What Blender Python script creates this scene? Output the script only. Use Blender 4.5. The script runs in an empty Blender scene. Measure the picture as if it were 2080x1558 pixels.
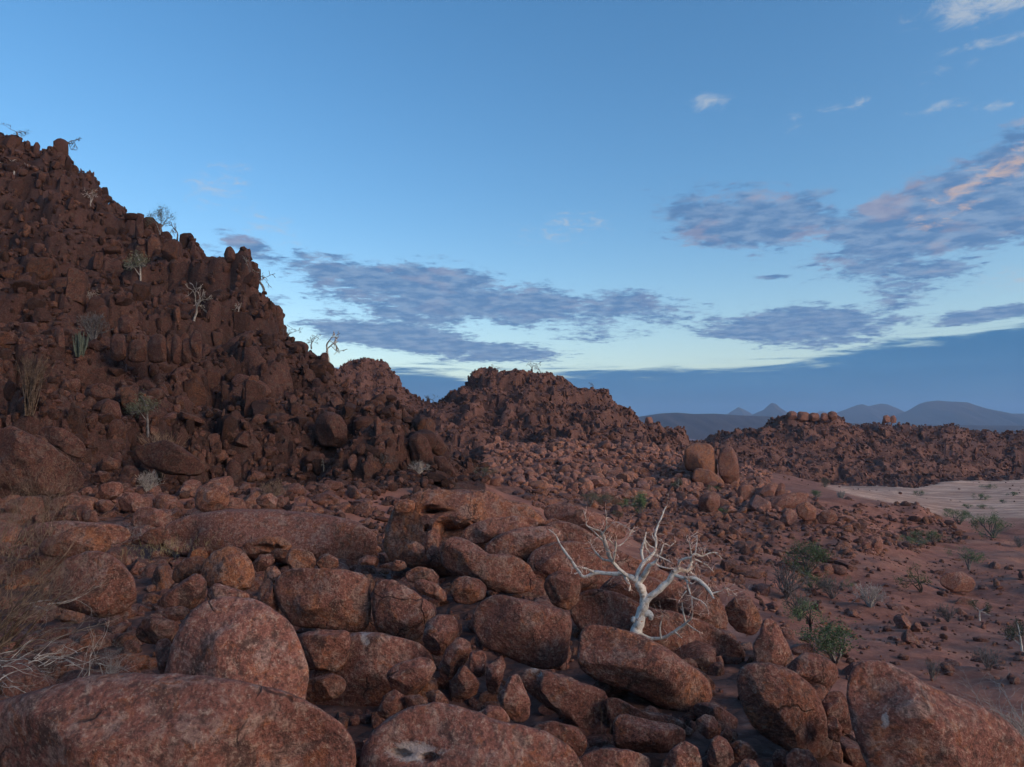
import bpy, bmesh, math, random
import numpy as np
from mathutils import Vector, Matrix, Euler

random.seed(7)
RNG = np.random.default_rng(11)
SC = bpy.context.scene
COL = SC.collection
R = math.radians

# ------------------------------------------------------------------ camera
F = 1450.0                      # focal length in pixels of the 2080 x 1558 photograph
PITCH = math.atan(106.0 / F)
CAMZ = 3.5
cam_data = bpy.data.cameras.new('camera')
cam_data.sensor_width = 36.0
cam_data.lens = 36.0 * F / 2080.0
cam_data.clip_start = 0.1
cam_data.clip_end = 60000.0
cam = bpy.data.objects.new('camera', cam_data)
COL.objects.link(cam)
cam.location = (0, 0, CAMZ)
cam.rotation_euler = (math.pi / 2 + PITCH, 0, 0)
SC.camera = cam
CF = np.array([0, math.cos(PITCH), math.sin(PITCH)])
CU = np.array([0, -math.sin(PITCH), math.cos(PITCH)])
CR = np.array([1.0, 0, 0])
CP = np.array([0, 0, CAMZ])

def ray(px, py):
    return CF + CR * (px - 1040) / F + CU * (779 - py) / F

def at(px, py, d):
    """the point of the place that the photograph shows at a pixel, d metres in front of the lens"""
    return CP + ray(px, py) * d

def azel(px, py):
    v = ray(px, py)
    return math.atan2(v[0], v[1]), math.atan2(v[2], math.hypot(v[0], v[1]))

# ------------------------------------------------------------------ light and exposure
EXPOSURE = 1.7
SKY_STRENGTH = 0.1
SUN_EL = R(18.0)
SUN_AZ = R(124.0)               # clockwise from the view direction (+Y): out of frame to the right
SUN_STRENGTH = 0.66
SC.view_settings.view_transform = 'Standard'
SC.view_settings.look = 'None'
SC.view_settings.exposure = EXPOSURE
SC.view_settings.gamma = 1.0
SC.view_settings.use_curve_mapping = False
SC.cycles.use_denoising = True
SC.cycles.use_adaptive_sampling = True
SC.cycles.adaptive_threshold = 0.03
SC.cycles.max_bounces = 5
SC.cycles.diffuse_bounces = 3
SC.cycles.volume_bounces = 0

sun_data = bpy.data.lights.new('sun', 'SUN')
sun_data.energy = SUN_STRENGTH
sun_data.angle = R(28)
sun_data.color = (1.0, 0.81, 0.66)
sun = bpy.data.objects.new('sun', sun_data)
COL.objects.link(sun)
sd = Vector((math.sin(SUN_AZ) * math.cos(SUN_EL), math.cos(SUN_AZ) * math.cos(SUN_EL), math.sin(SUN_EL)))
sun.rotation_euler = sd.to_track_quat('Z', 'Y').to_euler()

world = bpy.data.worlds.new('World')
SC.world = world
world.use_nodes = True

class NT:
    """small helper that writes node trees"""
    def __init__(self, tree):
        self.t = tree; self.n = tree.nodes; self.l = tree.links
    def node(self, typ, **kw):
        n = self.n.new(typ)
        for k, v in kw.items(): setattr(n, k, v)
        return n
    def put(self, sock, v):
        if isinstance(v, bpy.types.NodeSocket): self.l.new(v, sock)
        elif v is not None:
            try: sock.default_value = v
            except Exception:
                sock.default_value = tuple(v) + (1.0,) if len(v) == 3 else v
    def math(self, op, a, b=None, c=None, clamp=False):
        n = self.node('ShaderNodeMath', operation=op, use_clamp=clamp)
        self.put(n.inputs[0], a)
        if b is not None: self.put(n.inputs[1], b)
        if c is not None: self.put(n.inputs[2], c)
        return n.outputs[0]
    def vmath(self, op, a, b=None, scale=None):
        n = self.node('ShaderNodeVectorMath', operation=op)
        self.put(n.inputs[0], a)
        if b is not None: self.put(n.inputs[1], b)
        if scale is not None: self.put(n.inputs['Scale'], scale)
        return n.outputs[1] if op in ('LENGTH', 'DOT_PRODUCT') else n.outputs[0]
    def noise(self, vec, scale, detail=4, rough=0.55, dist=0.0, lac=2.0):
        n = self.node('ShaderNodeTexNoise')
        self.put(n.inputs['Vector'], vec); self.put(n.inputs['Scale'], scale)
        self.put(n.inputs['Detail'], detail); self.put(n.inputs['Roughness'], rough)
        self.put(n.inputs['Distortion'], dist); self.put(n.inputs['Lacunarity'], lac)
        return n.outputs[0]
    def voronoi(self, vec, scale, feature='F1', out='Distance'):
        n = self.node('ShaderNodeTexVoronoi', feature=feature)
        self.put(n.inputs['Vector'], vec); self.put(n.inputs['Scale'], scale)
        return n.outputs[out]
    def ramp(self, v, lo, hi, a=0.0, b=1.0):
        n = self.node('ShaderNodeMapRange', interpolation_type='SMOOTHSTEP')
        self.put(n.inputs[0], v); self.put(n.inputs[1], lo); self.put(n.inputs[2], hi)
        self.put(n.inputs[3], a); self.put(n.inputs[4], b)
        return n.outputs[0]
    def mix(self, f, a, b, blend='MIX'):
        n = self.node('ShaderNodeMix', data_type='RGBA', blend_type=blend)
        self.put(n.inputs[0], f); self.put(n.inputs[6], a); self.put(n.inputs[7], b)
        return n.outputs[2]

def lin(r, g, b):
    f = lambda c: (c / 255 / 12.92) if c / 255 < 0.04045 else ((c / 255 + 0.055) / 1.055) ** 2.4
    return (f(r), f(g), f(b))

def sky_value(r, g, b):
    k = 1.0 / (SKY_STRENGTH * 2 ** EXPOSURE)
    return tuple(c * k for c in lin(r, g, b)) + (1.0,)

def build_world():
    T = NT(world.node_tree)
    bg = T.n['Background']
    bg.inputs[1].default_value = SKY_STRENGTH
    sky = T.node('ShaderNodeTexSky', sky_type='NISHITA')
    sky.sun_disc = False
    sky.sun_elevation = SUN_EL
    sky.sun_rotation = SUN_AZ
    sky.ozone_density = 1.3
    sky.dust_density = 0.9
    sky.air_density = 1.0
    hs = T.node('ShaderNodeHueSaturation')
    hs.inputs['Saturation'].default_value = 1.34
    hs.inputs['Value'].default_value = 0.68
    T.l.new(sky.outputs[0], hs.inputs['Color'])
    tc = T.node('ShaderNodeTexCoord')
    d = T.vmath('NORMALIZE', tc.outputs['Generated'])
    sep = T.node('ShaderNodeSeparateXYZ'); T.l.new(d, sep.inputs[0])
    x, y, z = sep.outputs
    az = T.math('ARCTAN2', x, y)
    el = T.math('ARCSINE', z)
    low = T.mix(T.ramp(el, 0.06, 0.34), (1.20, 1.06, 0.97, 1), (0.97, 0.98, 0.97, 1))
    base = T.mix(1.0, hs.outputs[0], low, 'MULTIPLY')      # dusty lower air
    comb = T.node('ShaderNodeCombineXYZ'); T.l.new(az, comb.inputs[0]); T.l.new(el, comb.inputs[1])
    ae = comb.outputs[0]
    zz = T.math('ADD', T.math('MAXIMUM', z, 0.0), 0.07)
    pl = T.node('ShaderNodeCombineXYZ')
    T.l.new(T.math('DIVIDE', x, zz), pl.inputs[0]); T.l.new(T.math('DIVIDE', y, zz), pl.inputs[1])
    q = pl.outputs[0]
    n1 = T.math('ADD', T.math('ADD', T.math('MULTIPLY', T.noise(q, 1.2, 2, 0.5, 0.3), 0.45), T.math('MULTIPLY', T.noise(q, 4.0, 3, 0.6, 0.4), 0.34)), T.math('MULTIPLY', T.noise(q, 14.0, 7, 0.7, 0.4), 0.46))
    toward = (0.16, -0.03, 0.0)
    qs = T.vmath('ADD', q, toward)
    # cloud banks: centre pixel, half size in pixels, tilt, weight
    banks = [
        (905, 607, 400, 66, -6, 0.62), (700, 575, 170, 40, -4, 0.45), (1230, 622, 230, 40, -5, 0.56), (1330, 628, 120, 20, -2, 0.5), (860, 690, 300, 34, -6, 0.62), (1010, 715, 140, 20, -4, 0.6),
        (1480, 440, 200, 76, -4, 0.6), (1960, 440, 300, 105, 12, 0.72), (1900, 530, 190, 70, 10, 0.58), (2120, 380, 200, 120, 10, 0.8), (1850, 590, 110, 40, 14, 0.5),
        (1600, 662, 230, 44, -2, 0.62), (1720, 690, 200, 18, 0, 0.5), (2000, 640, 150, 16, 6, 0.55), (1380, 625, 60, 12, 0, 0.45),
        (490, 490, 90, 22, -14, 0.5), (630, 520, 90, 22, -4, 0.42), (560, 600, 90, 50, -4, 0.4), (1570, 563, 50, 8, 0, 0.45), (700, 640, 130, 24, 0, 0.42),
        (250, 440, 70, 14, -10, 0.42), (1730, 522, 50, 8, 0, 0.42),
    ]
    total = None
    def bank(cx, cy, rx, ry, tilt, wgt):
        a, e = azel(cx, cy)
        a1, _ = azel(cx + rx, cy); a0, _ = azel(cx - rx, cy)
        _, e1 = azel(cx, cy - ry); _, e0 = azel(cx, cy + ry)
        m = T.node('ShaderNodeMapping', vector_type='TEXTURE')
        T.l.new(ae, m.inputs[0])
        m.inputs['Location'].default_value = (a, e, 0)
        m.inputs['Rotation'].default_value = (0, 0, R(tilt))
        m.inputs['Scale'].default_value = ((a1 - a0) / 2 * 2.1, (e1 - e0) / 2 * 2.1, 1)
        ln = T.vmath('LENGTH', m.outputs[0])
        return T.ramp(ln, 0.0, 1.0, wgt * 0.76, 0.0)
    for b in banks:
        k = bank(*b)
        total = k if total is None else T.math('MAXIMUM', total, k)
    # the same broken cloud goes on round the horizon outside the frame
    side = T.ramp(T.math('ABSOLUTE', az), 0.75, 1.1)
    belt = T.math('MULTIPLY', T.ramp(el, 0.08, 0.16), T.ramp(el, 0.36, 0.22))
    patch = T.ramp(T.noise(ae, 2.2, 2, 0.5), 0.5, 0.68, 0.0, 0.6)
    total = T.math('MAXIMUM', total, T.math('MULTIPLY', T.math('MULTIPLY', side, belt), patch))
    dens = T.ramp(T.math('ADD', n1, total), 0.865, 0.985, 0.0, 0.95)
    # the low even deck above the horizon, its upper edge climbing to the right
    ragged = T.math('MULTIPLY', T.math('SUBTRACT', T.noise(T.vmath('MULTIPLY', ae, (1.0, 15.0, 1.0)), 4.5, 9, 0.68, 0.5), 0.5), 0.085)
    edge = T.math('ADD', T.math('ADD', 0.0905, ragged), T.math('MULTIPLY', T.ramp(az, 0.18, 0.78), 0.046))
    deck = T.ramp(T.math('SUBTRACT', edge, el), -0.006, 0.009, 0.0, 0.98)
    # thin white wisps
    whites = [(445, 375, 55, 32, 20, 0.5), (1150, 465, 80, 26, 8, 0.4), (1437, 205, 34, 16, -4, 0.62), (1692, 218, 26, 7, 0, 0.55), (1742, 208, 24, 9, 0, 0.55),
              (1905, 218, 46, 10, 4, 0.5), (2022, 219, 34, 10, 0, 0.6), (2000, 14, 110, 26, -4, 0.8), (2000, 88, 80, 10, 0, 0.7), (1915, 145, 50, 12, 10, 0.4), (1610, 250, 20, 14, 30, 0.35),
              (655, 525, 22, 8, 0, 0.6), (540, 455, 60, 22, -20, 0.4), (2070, 570, 60, 26, 0, 0.5)]
    wt = None
    for b in whites:
        k = bank(*b)
        wt = k if wt is None else T.math('MAXIMUM', wt, k)
    nw = T.noise(q, 12.0, 8, 0.68, 0.8)
    wdens = T.math('MULTIPLY', T.ramp(T.math('ADD', T.math('MULTIPLY', T.math('SUBTRACT', nw, 0.5), 2.4), wt), 0.12, 0.85, 0.0, 0.66), T.ramp(wt, 0.0, 0.12))
    relief = T.ramp(T.math('SUBTRACT', T.noise(q, 3.0, 5, 0.6, 0.2), T.noise(qs, 3.0, 3, 0.6, 0.2)), 0.01, 0.15, 0.0, 0.38)
    thin = T.ramp(T.math('ADD', n1, total), 1.45, 0.95)
    warm_side = T.ramp(el, 0.13, 0.30)
    pinkf = T.math('MULTIPLY', T.math('MULTIPLY', relief, T.math('ADD', T.math('MULTIPLY', thin, 0.6), 0.4)), T.math('ADD', T.math('MULTIPLY', warm_side, 0.85), 0.15))
    rightside = T.ramp(az, 0.40, 0.60)
    pink = T.mix(rightside, sky_value(184, 168, 180), sky_value(208, 178, 170))
    shade = T.mix(T.ramp(T.noise(q, 9.0, 4, 0.6), 0.38, 0.66), sky_value(90, 132, 180), sky_value(134, 164, 200))
    cloud = T.mix(pinkf, shade, pink)
    deckc = T.mix(T.ramp(T.noise(T.vmath('MULTIPLY', ae, (1.0, 8.0, 1.0)), 4.0, 5, 0.6), 0.3, 0.75), sky_value(46, 117, 168), sky_value(64, 131, 180))
    c = T.mix(wdens, base, sky_value(196, 204, 212))
    c = T.mix(dens, c, cloud)
    # sunlit cream streaks on the big bank at the right
    lit = None
    for b in [(2020, 352, 150, 16, 20, 0.8), (1960, 420, 110, 10, 24, 0.6), (1890, 436, 60, 12, 20, 0.45), (2060, 310, 90, 14, 14, 0.6)]:
        k = bank(*b)
        lit = k if lit is None else T.math('MAXIMUM', lit, k)
    litd = T.math('MULTIPLY', T.ramp(T.math('ADD', T.math('MULTIPLY', T.math('SUBTRACT', nw, 0.5), 2.0), lit), 0.2, 0.8, 0.0, 0.75), T.ramp(lit, 0.0, 0.15))
    c = T.mix(litd, c, sky_value(216, 188, 174))
    c = T.mix(deck, c, deckc)
    T.l.new(c, bg.inputs[0])

build_world()
world.cycles.sampling_method = 'MANUAL'
world.cycles.sample_map_resolution = 512

# ------------------------------------------------------------------ numeric noise
def _hash(ix, iy, iz, seed):
    h = (ix.astype(np.int64) * 374761393 + iy.astype(np.int64) * 668265263 + iz.astype(np.int64) * 2147483647 + seed * 974634077) & 0xFFFFFFFF
    h = ((h ^ (h >> 13)) * 1274126177) & 0xFFFFFFFF
    h = h ^ (h >> 16)
    return (h & 0xFFFF) / 32767.5 - 1.0

def vnoise(p, seed=0):
    """smooth value noise in -1..1 at points p (n x 3)"""
    i = np.floor(p).astype(np.int64); f = p - i
    f = f * f * f * (f * (f * 6 - 15) + 10)
    out = 0
    for dx in (0, 1):
        wx = f[:, 0] if dx else 1 - f[:, 0]
        for dy in (0, 1):
            wy = f[:, 1] if dy else 1 - f[:, 1]
            for dz in (0, 1):
                wz = f[:, 2] if dz else 1 - f[:, 2]
                out = out + wx * wy * wz * _hash(i[:, 0] + dx, i[:, 1] + dy, i[:, 2] + dz, seed)
    return out

def fbm(p, octaves=4, seed=0, gain=0.5):
    s = 0; a = 1.0; k = 1.0
    for o in range(octaves):
        s = s + a * vnoise(p * k + 17.3 * o, seed + o); a *= gain; k *= 2.03
    return s

def sstep(a, b, x):
    t = np.clip((x - a) / (b - a), 0, 1)
    return t * t * (3 - 2 * t)

# ------------------------------------------------------------------ mesh helpers
def mesh_from(name, verts, faces, attr=None, smooth=True):
    """verts n x 3, faces m x k (all of one size) or list of such arrays"""
    me = bpy.data.meshes.new(name)
    verts = np.asarray(verts, dtype=np.float32)
    fl = faces if isinstance(faces, list) else [faces]
    fl = [np.asarray(f, dtype=np.int32) for f in fl if len(f)]
    loops = np.concatenate([f.ravel() for f in fl])
    sizes = np.concatenate([np.full(len(f), f.shape[1], np.int32) for f in fl])
    starts = np.concatenate([[0], np.cumsum(sizes)[:-1]]).astype(np.int32)
    me.vertices.add(len(verts)); me.vertices.foreach_set('co', verts.ravel())
    me.loops.add(len(loops)); me.loops.foreach_set('vertex_index', loops)
    me.polygons.add(len(sizes)); me.polygons.foreach_set('loop_start', starts)
    me.polygons.foreach_set('loop_total', sizes)
    if smooth: me.polygons.foreach_set('use_smooth', np.ones(len(sizes), dtype=bool))
    if attr is not None:
        a = me.attributes.new('rk', 'FLOAT_COLOR', 'POINT')
        c = np.ones((len(verts), 4), np.float32); c[:, :3] = attr
        a.data.foreach_set('color', c.ravel())
    me.update(calc_edges=True)
    return me

def link(name, me, mat=None, parent=None, label=None, cat=None, group=None, kind=None):
    o = bpy.data.objects.new(name, me)
    COL.objects.link(o)
    if mat and me is not None and not me.materials: me.materials.append(mat)
    if parent: o.parent = parent
    if label: o['label'] = label
    if cat: o['category'] = cat
    if group: o['group'] = group
    if kind: o['kind'] = kind
    return o

_ICO = {}
def ico(level):
    if level not in _ICO:
        bm = bmesh.new()
        bmesh.ops.create_icosphere(bm, subdivisions=level, radius=1.0)
        v = np.array([x.co[:] for x in bm.verts]); f = np.array([[y.index for y in x.verts] for x in bm.faces])
        bm.free(); _ICO[level] = (v / np.linalg.norm(v, axis=1)[:, None], f)
    return _ICO[level]

# ------------------------------------------------------------------ materials
def rock_material():
    m = bpy.data.materials.new('weathered_granite'); m.use_nodes = True
    T = NT(m.node_tree); bs = T.n['Principled BSDF']
    geo = T.node('ShaderNodeNewGeometry'); P = geo.outputs['Position']
    at_ = T.node('ShaderNodeAttribute', attribute_name='rk')
    sp = T.node('ShaderNodeSeparateColor'); T.l.new(at_.outputs['Color'], sp.inputs[0])
    org, val, pale = sp.outputs
    n_big = T.noise(P, 0.55, 5, 0.6, 0.4)
    n_mid = T.noise(P, 2.1, 7, 0.62, 0.6)
    n_fin = T.noise(P, 9.0, 8, 0.7, 0.3)
    n_spk = T.noise(P, 34.0, 5, 0.72)
    mauve = (0.212, 0.080, 0.058, 1); orange = (0.350, 0.128, 0.060, 1); grey = (0.245, 0.148, 0.120, 1); dark = (0.060, 0.033, 0.028, 1); rust = (0.235, 0.074, 0.032, 1); cream = (0.41, 0.285, 0.215, 1)
    f_or = T.math('ADD', T.noise(P, 1.6, 8, 0.66, 0.5), T.math('SUBTRACT', T.math('MULTIPLY', org, 0.42), 0.255))
    c = T.mix(T.ramp(f_or, 0.44, 0.58, 0.0, 0.95), mauve, orange)
    c = T.mix(T.ramp(n_big, 0.46, 0.60, 0.0, 0.6), c, mauve)
    c = T.mix(T.ramp(T.noise(P, 2.9, 7, 0.68, 0.9), 0.49, 0.60, 0.0, 0.80), c, grey)
    c = T.mix(T.ramp(T.noise(P, 2.3, 8, 0.7, 1.1), 0.53, 0.63, 0.0, 0.80), c, dark)
    c = T.mix(T.ramp(T.noise(P, 4.6, 6, 0.66, 0.7), 0.56, 0.64, 0.0, 0.7), c, rust)
    c = T.mix(T.ramp(n_fin, 0.34, 0.52, 0.70, 0.0), c, dark)
    c = T.mix(T.ramp(n_fin, 0.53, 0.70, 0.0, 0.60), c, cream)
    n_gr = T.noise(P, 17.0, 7, 0.74, 0.2)
    c = T.mix(T.ramp(n_gr, 0.38, 0.50, 0.62, 0.0), c, dark)
    c = T.mix(T.ramp(n_gr, 0.54, 0.66, 0.0, 0.5), c, cream)
    c = T.mix(T.ramp(n_spk, 0.30, 0.48, 0.55, 0.0), c, dark)
    c = T.mix(T.ramp(n_spk, 0.55, 0.72, 0.0, 0.45), c, cream)
    wob = T.node('ShaderNodeTexNoise'); wob.inputs['Scale'].default_value = 2.5; wob.inputs['Detail'].default_value = 4
    T.l.new(P, wob.inputs['Vector'])
    Pw = T.vmath('ADD', P, T.vmath('SCALE', wob.outputs[1], scale=0.35))
    crack = T.voronoi(Pw, 0.75, 'DISTANCE_TO_EDGE')
    sel = T.ramp(T.noise(P, 0.8, 2, 0.5), 0.55, 0.62)
    cr = T.math('MULTIPLY', T.ramp(crack, 0.014, 0.002), sel)
    c = T.mix(T.math('MULTIPLY', cr, 0.7), c, (0.035, 0.02, 0.018, 1))
    palef = T.ramp(T.math('ADD', pale, T.math('MULTIPLY', T.math('SUBTRACT', T.noise(P, 6.0, 8, 0.75, 0.8), 0.5), 2.2)), 0.45, 0.8, 0.0, 0.65)
    c = T.mix(palef, c, (0.40, 0.35, 0.32, 1))
    vm = T.node('ShaderNodeVectorMath', operation='SCALE')
    T.l.new(c, vm.inputs[0]); T.l.new(val, vm.inputs['Scale'])
    T.l.new(vm.outputs[0], bs.inputs['Base Color'])
    bs.inputs['Roughness'].default_value = 0.92
    bs.inputs['Specular IOR Level'].default_value = 0.22
    h = T.math('ADD', T.math('MULTIPLY', n_mid, 0.16), T.math('MULTIPLY', n_fin, 0.085))
    h = T.math('ADD', h, T.math('MULTIPLY', n_spk, 0.014)); h = T.math('ADD', h, T.math('MULTIPLY', n_gr, 0.035))
    h = T.math('SUBTRACT', h, T.math('MULTIPLY', cr, 0.05))
    b = T.node('ShaderNodeBump'); b.inputs['Strength'].default_value = 0.85; b.inputs['Distance'].default_value = 1.0
    T.l.new(h, b.inputs['Height']); T.l.new(b.outputs[0], bs.inputs['Normal'])
    return m

def soil_material():
    """rk: R = share of bare rock, G = brightness, B = pale sand of the plain"""
    m = bpy.data.materials.new('red_gravelly_soil'); m.use_nodes = True
    T = NT(m.node_tree); bs = T.n['Principled BSDF']
    geo = T.node('ShaderNodeNewGeometry'); P = geo.outputs['Position']
    at_ = T.node('ShaderNodeAttribute', attribute_name='rk')
    sp = T.node('ShaderNodeSeparateColor'); T.l.new(at_.outputs['Color'], sp.inputs[0])
    rock, val, pale = sp.outputs
    big = T.noise(P, 0.05, 6, 0.6); mid = T.noise(P, 0.6, 8, 0.65, 0.4); fin = T.noise(P, 5.0, 8, 0.7); spk = T.voronoi(P, 3.0)
    streak = T.noise(T.vmath('MULTIPLY', P, (0.10, 0.55, 0.3)), 0.5, 7, 0.65, 0.5)
    c = T.mix(T.ramp(mid, 0.35, 0.68), (0.172, 0.068, 0.047, 1), (0.280, 0.116, 0.079, 1))
    c = T.mix(T.ramp(streak, 0.45, 0.66, 0.0, 0.6), c, (0.285, 0.148, 0.105, 1))
    c = T.mix(T.ramp(fin, 0.50, 0.75, 0.0, 0.55), c, (0.28, 0.18, 0.145, 1))
    c = T.mix(T.ramp(T.noise(P, 0.22, 7, 0.68, 0.6), 0.54, 0.68, 0.0, 0.4), c, (0.10, 0.046, 0.037, 1))
    grav = T.voronoi(P, 4.0)
    c = T.mix(T.ramp(grav, 0.16, 0.08, 0.0, 0.55), c, (0.30, 0.20, 0.16, 1))
    c = T.mix(T.ramp(fin, 0.5, 0.28, 0.0, 0.6), c, (0.10, 0.050, 0.040, 1))
    sand = T.mix(T.ramp(streak, 0.38, 0.66), (0.32, 0.178, 0.125, 1), (0.56, 0.360, 0.260, 1))
    sand = T.mix(T.ramp(mid, 0.55, 0.75, 0.0, 0.5), sand, (0.20, 0.125, 0.10, 1))
    pf = T.ramp(T.math('ADD', pale, T.math('MULTIPLY', T.math('SUBTRACT', big, 0.5), 0.8)), 0.35, 0.65)
    c = T.mix(pf, c, sand)
    bare = T.mix(T.ramp(mid, 0.38, 0.62), (0.105, 0.050, 0.040, 1), (0.20, 0.096, 0.070, 1))
    bare = T.mix(T.ramp(fin, 0.48, 0.72, 0.0, 0.5), bare, (0.26, 0.165, 0.135, 1))
    bare = T.mix(T.ramp(T.noise(P, 1.7, 6, 0.7, 0.8), 0.55, 0.7, 0.0, 0.7), bare, (0.055, 0.034, 0.03, 1))
    vc = T.node('ShaderNodeTexVoronoi'); T.l.new(T.vmath('ADD', P, T.vmath('SCALE', T.noise(P, 1.5, 3), scale=0.6)), vc.inputs['Vector']); vc.inputs['Scale'].default_value = 1.7
    cs = T.node('ShaderNodeSeparateColor'); T.l.new(vc.outputs['Color'], cs.inputs[0])
    bare = T.mix(T.math('MULTIPLY', cs.outputs[0], 0.6), bare, (0.085, 0.047, 0.040, 1))
    bare = T.mix(T.ramp(vc.outputs['Distance'], 0.25, 0.48, 0.0, 0.8), bare, (0.045, 0.027, 0.024, 1))
    c = T.mix(rock, c, bare)
    vm = T.node('ShaderNodeVectorMath', operation='SCALE')
    T.l.new(c, vm.inputs[0]); T.l.new(val, vm.inputs['Scale'])
    T.l.new(vm.outputs[0], bs.inputs['Base Color'])
    bs.inputs['Roughness'].default_value = 0.95
    bs.inputs['Specular IOR Level'].default_value = 0.15
    h = T.math('ADD', T.math('MULTIPLY', mid, 0.22), T.math('MULTIPLY', fin, 0.07))
    h = T.math('SUBTRACT', h, T.math('MULTIPLY', T.math('MULTIPLY', vc.outputs['Distance'], rock), 0.45))
    b = T.node('ShaderNodeBump'); b.inputs['Strength'].default_value = 0.8; b.inputs['Distance'].default_value = 1.0
    T.l.new(h, b.inputs['Height']); T.l.new(b.outputs[0], bs.inputs['Normal'])
    return m

def simple_material(name, a, b, scale=6.0, rough=0.85, lo=0.4, hi=0.62, c3=None, bump=0.0, trans=0.0):
    m = bpy.data.materials.new(name); m.use_nodes = True
    T = NT(m.node_tree); bs = T.n['Principled BSDF']
    geo = T.node('ShaderNodeNewGeometry'); P = geo.outputs['Position']
    n = T.noise(P, scale, 5, 0.6)
    c = T.mix(T.ramp(n, lo, hi), tuple(a) + (1,), tuple(b) + (1,))
    if c3: c = T.mix(T.ramp(T.noise(P, scale * 2.7, 3, 0.6), 0.6, 0.68, 0.0, 0.85), c, tuple(c3) + (1,))
    if bump: c = T.mix(T.ramp(T.noise(P, 70.0, 3, 0.6), 0.58, 0.66, 0.0, 0.7), c, (0.10, 0.07, 0.055, 1))
    oi = T.node('ShaderNodeObjectInfo')
    v = T.math('ADD', T.math('MULTIPLY', oi.outputs['Random'], 0.5), 0.75)
    vm = T.node('ShaderNodeVectorMath', operation='SCALE'); T.l.new(c, vm.inputs[0]); T.l.new(v, vm.inputs['Scale'])
    T.l.new(vm.outputs[0], bs.inputs['Base Color'])
    bs.inputs['Roughness'].default_value = rough
    bs.inputs['Specular IOR Level'].default_value = 0.2
    if bump:
        bp = T.node('ShaderNodeBump'); bp.inputs['Strength'].default_value = bump; bp.inputs['Distance'].default_value = 0.02
        T.l.new(T.noise(P, scale * 5, 5, 0.6), bp.inputs['Height']); T.l.new(bp.outputs[0], bs.inputs['Normal'])
    return m

M_ROCK = rock_material()
M_SOIL = soil_material()
M_WHITE = simple_material('white_peeling_bark', (0.40, 0.31, 0.235), (0.72, 0.64, 0.55), 9.0, 0.7, 0.34, 0.5, (0.40, 0.15, 0.06), 0.6)
M_TWIGRED = simple_material('reddish_twig_bark', (0.36, 0.15, 0.09), (0.58, 0.44, 0.37), 14.0)
M_PALE = simple_material('pale_grey_dead_wood', (0.22, 0.185, 0.16), (0.42, 0.37, 0.32), 12.0)
M_DRY = simple_material('brown_dry_twigs', (0.10, 0.062, 0.042), (0.23, 0.155, 0.105), 7.0)
M_GREYTWIG = simple_material('grey_twigs', (0.10, 0.088, 0.085), (0.21, 0.19, 0.18), 6.0)
M_GREEN = simple_material('grey_green_leaves', (0.072, 0.118, 0.048), (0.150, 0.195, 0.090), 3.0)
M_DULL = simple_material('dull_olive_leaves', (0.075, 0.080, 0.050), (0.13, 0.125, 0.085), 3.0)
M_STRAW = simple_material('dry_straw', (0.22, 0.17, 0.08), (0.34, 0.26, 0.14), 5.0)
M_DARKWOOD = simple_material('charred_dark_wood', (0.022, 0.017, 0.015), (0.06, 0.045, 0.04), 9.0)
M_CACTUS = simple_material('grey_green_succulent', (0.075, 0.088, 0.065), (0.12, 0.135, 0.105), 5.0)

# ------------------------------------------------------------------ lie of the land
# (pixel x, pixel y, metres): what the photograph shows at that pixel is that far away
CTRL = []
def ctl(rows):
    for px, py, d in rows:
        p = at(px, py, d); CTRL.append((math.atan2(p[0], p[1]), math.hypot(p[0], p[1]), p[2]))
def flat(px, d, z):
    p = at(px, 885, d); CTRL.append((math.atan2(p[0], p[1]), math.hypot(p[0], p[1]), z))

for px in (-900, -400, 0, 350, 700, 1040):
    for d in (3, 5, 7.5, 10, 13): flat(px, d, -0.55 + (0.15 if px < 0 else 0))
for px in (0, 350, 700, 1000): flat(px, 19, -0.45)
ctl([(-900, 1040, 22), (-900, 900, 32), (-900, 560, 70), (-900, 150, 125), (-900, 120, 150)])
ctl([(-400, 1060, 22), (-400, 900, 34), (-400, 700, 55), (-400, 420, 90), (-400, 190, 128), (-400, 190, 170)])
ctl([(0, 1075, 25), (0, 985, 31), (0, 880, 37), (0, 790, 46), (0, 728, 52), (0, 655, 57), (0, 590, 70), (0, 520, 88), (0, 455, 100), (0, 385, 108), (0, 288, 118), (0, 300, 150), (0, 420, 260)])
ctl([(110, 328, 116), (115, 345, 150)])
ctl([(205, 405, 108), (205, 470, 100), (210, 430, 150)])
ctl([(170, 1045, 28), (170, 970, 34), (170, 860, 44), (170, 740, 56), (170, 660, 60), (170, 560, 82)])
ctl([(330, 1040, 32), (330, 1000, 37), (330, 930, 43), (330, 850, 50), (330, 770, 58), (330, 700, 66), (330, 640, 75), (330, 560, 88), (330, 505, 96), (330, 535, 130)])
ctl([(280, 465, 101), (282, 530, 94)])
ctl([(460, 520, 88), (455, 600, 83), (470, 580, 125)])
ctl([(500, 1010, 37), (500, 960, 43), (500, 880, 52), (500, 780, 62), (500, 715, 70), (490, 665, 79), (502, 560, 84), (505, 660, 120)])
ctl([(526, 680, 78), (540, 720, 110)])
ctl([(650, 1010, 38), (650, 960, 45), (640, 900, 51), (640, 800, 60), (650, 742, 70), (660, 800, 100)])
ctl([(780, 1012, 41), (780, 960, 46), (775, 890, 52), (780, 812, 62), (790, 870, 85), (780, 880, 120)])
ctl([(880, 1015, 43), (880, 965, 48), (880, 910, 53), (900, 965, 70), (880, 930, 130)])
ctl([(985, 1012, 46), (1000, 1015, 60)])
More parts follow.
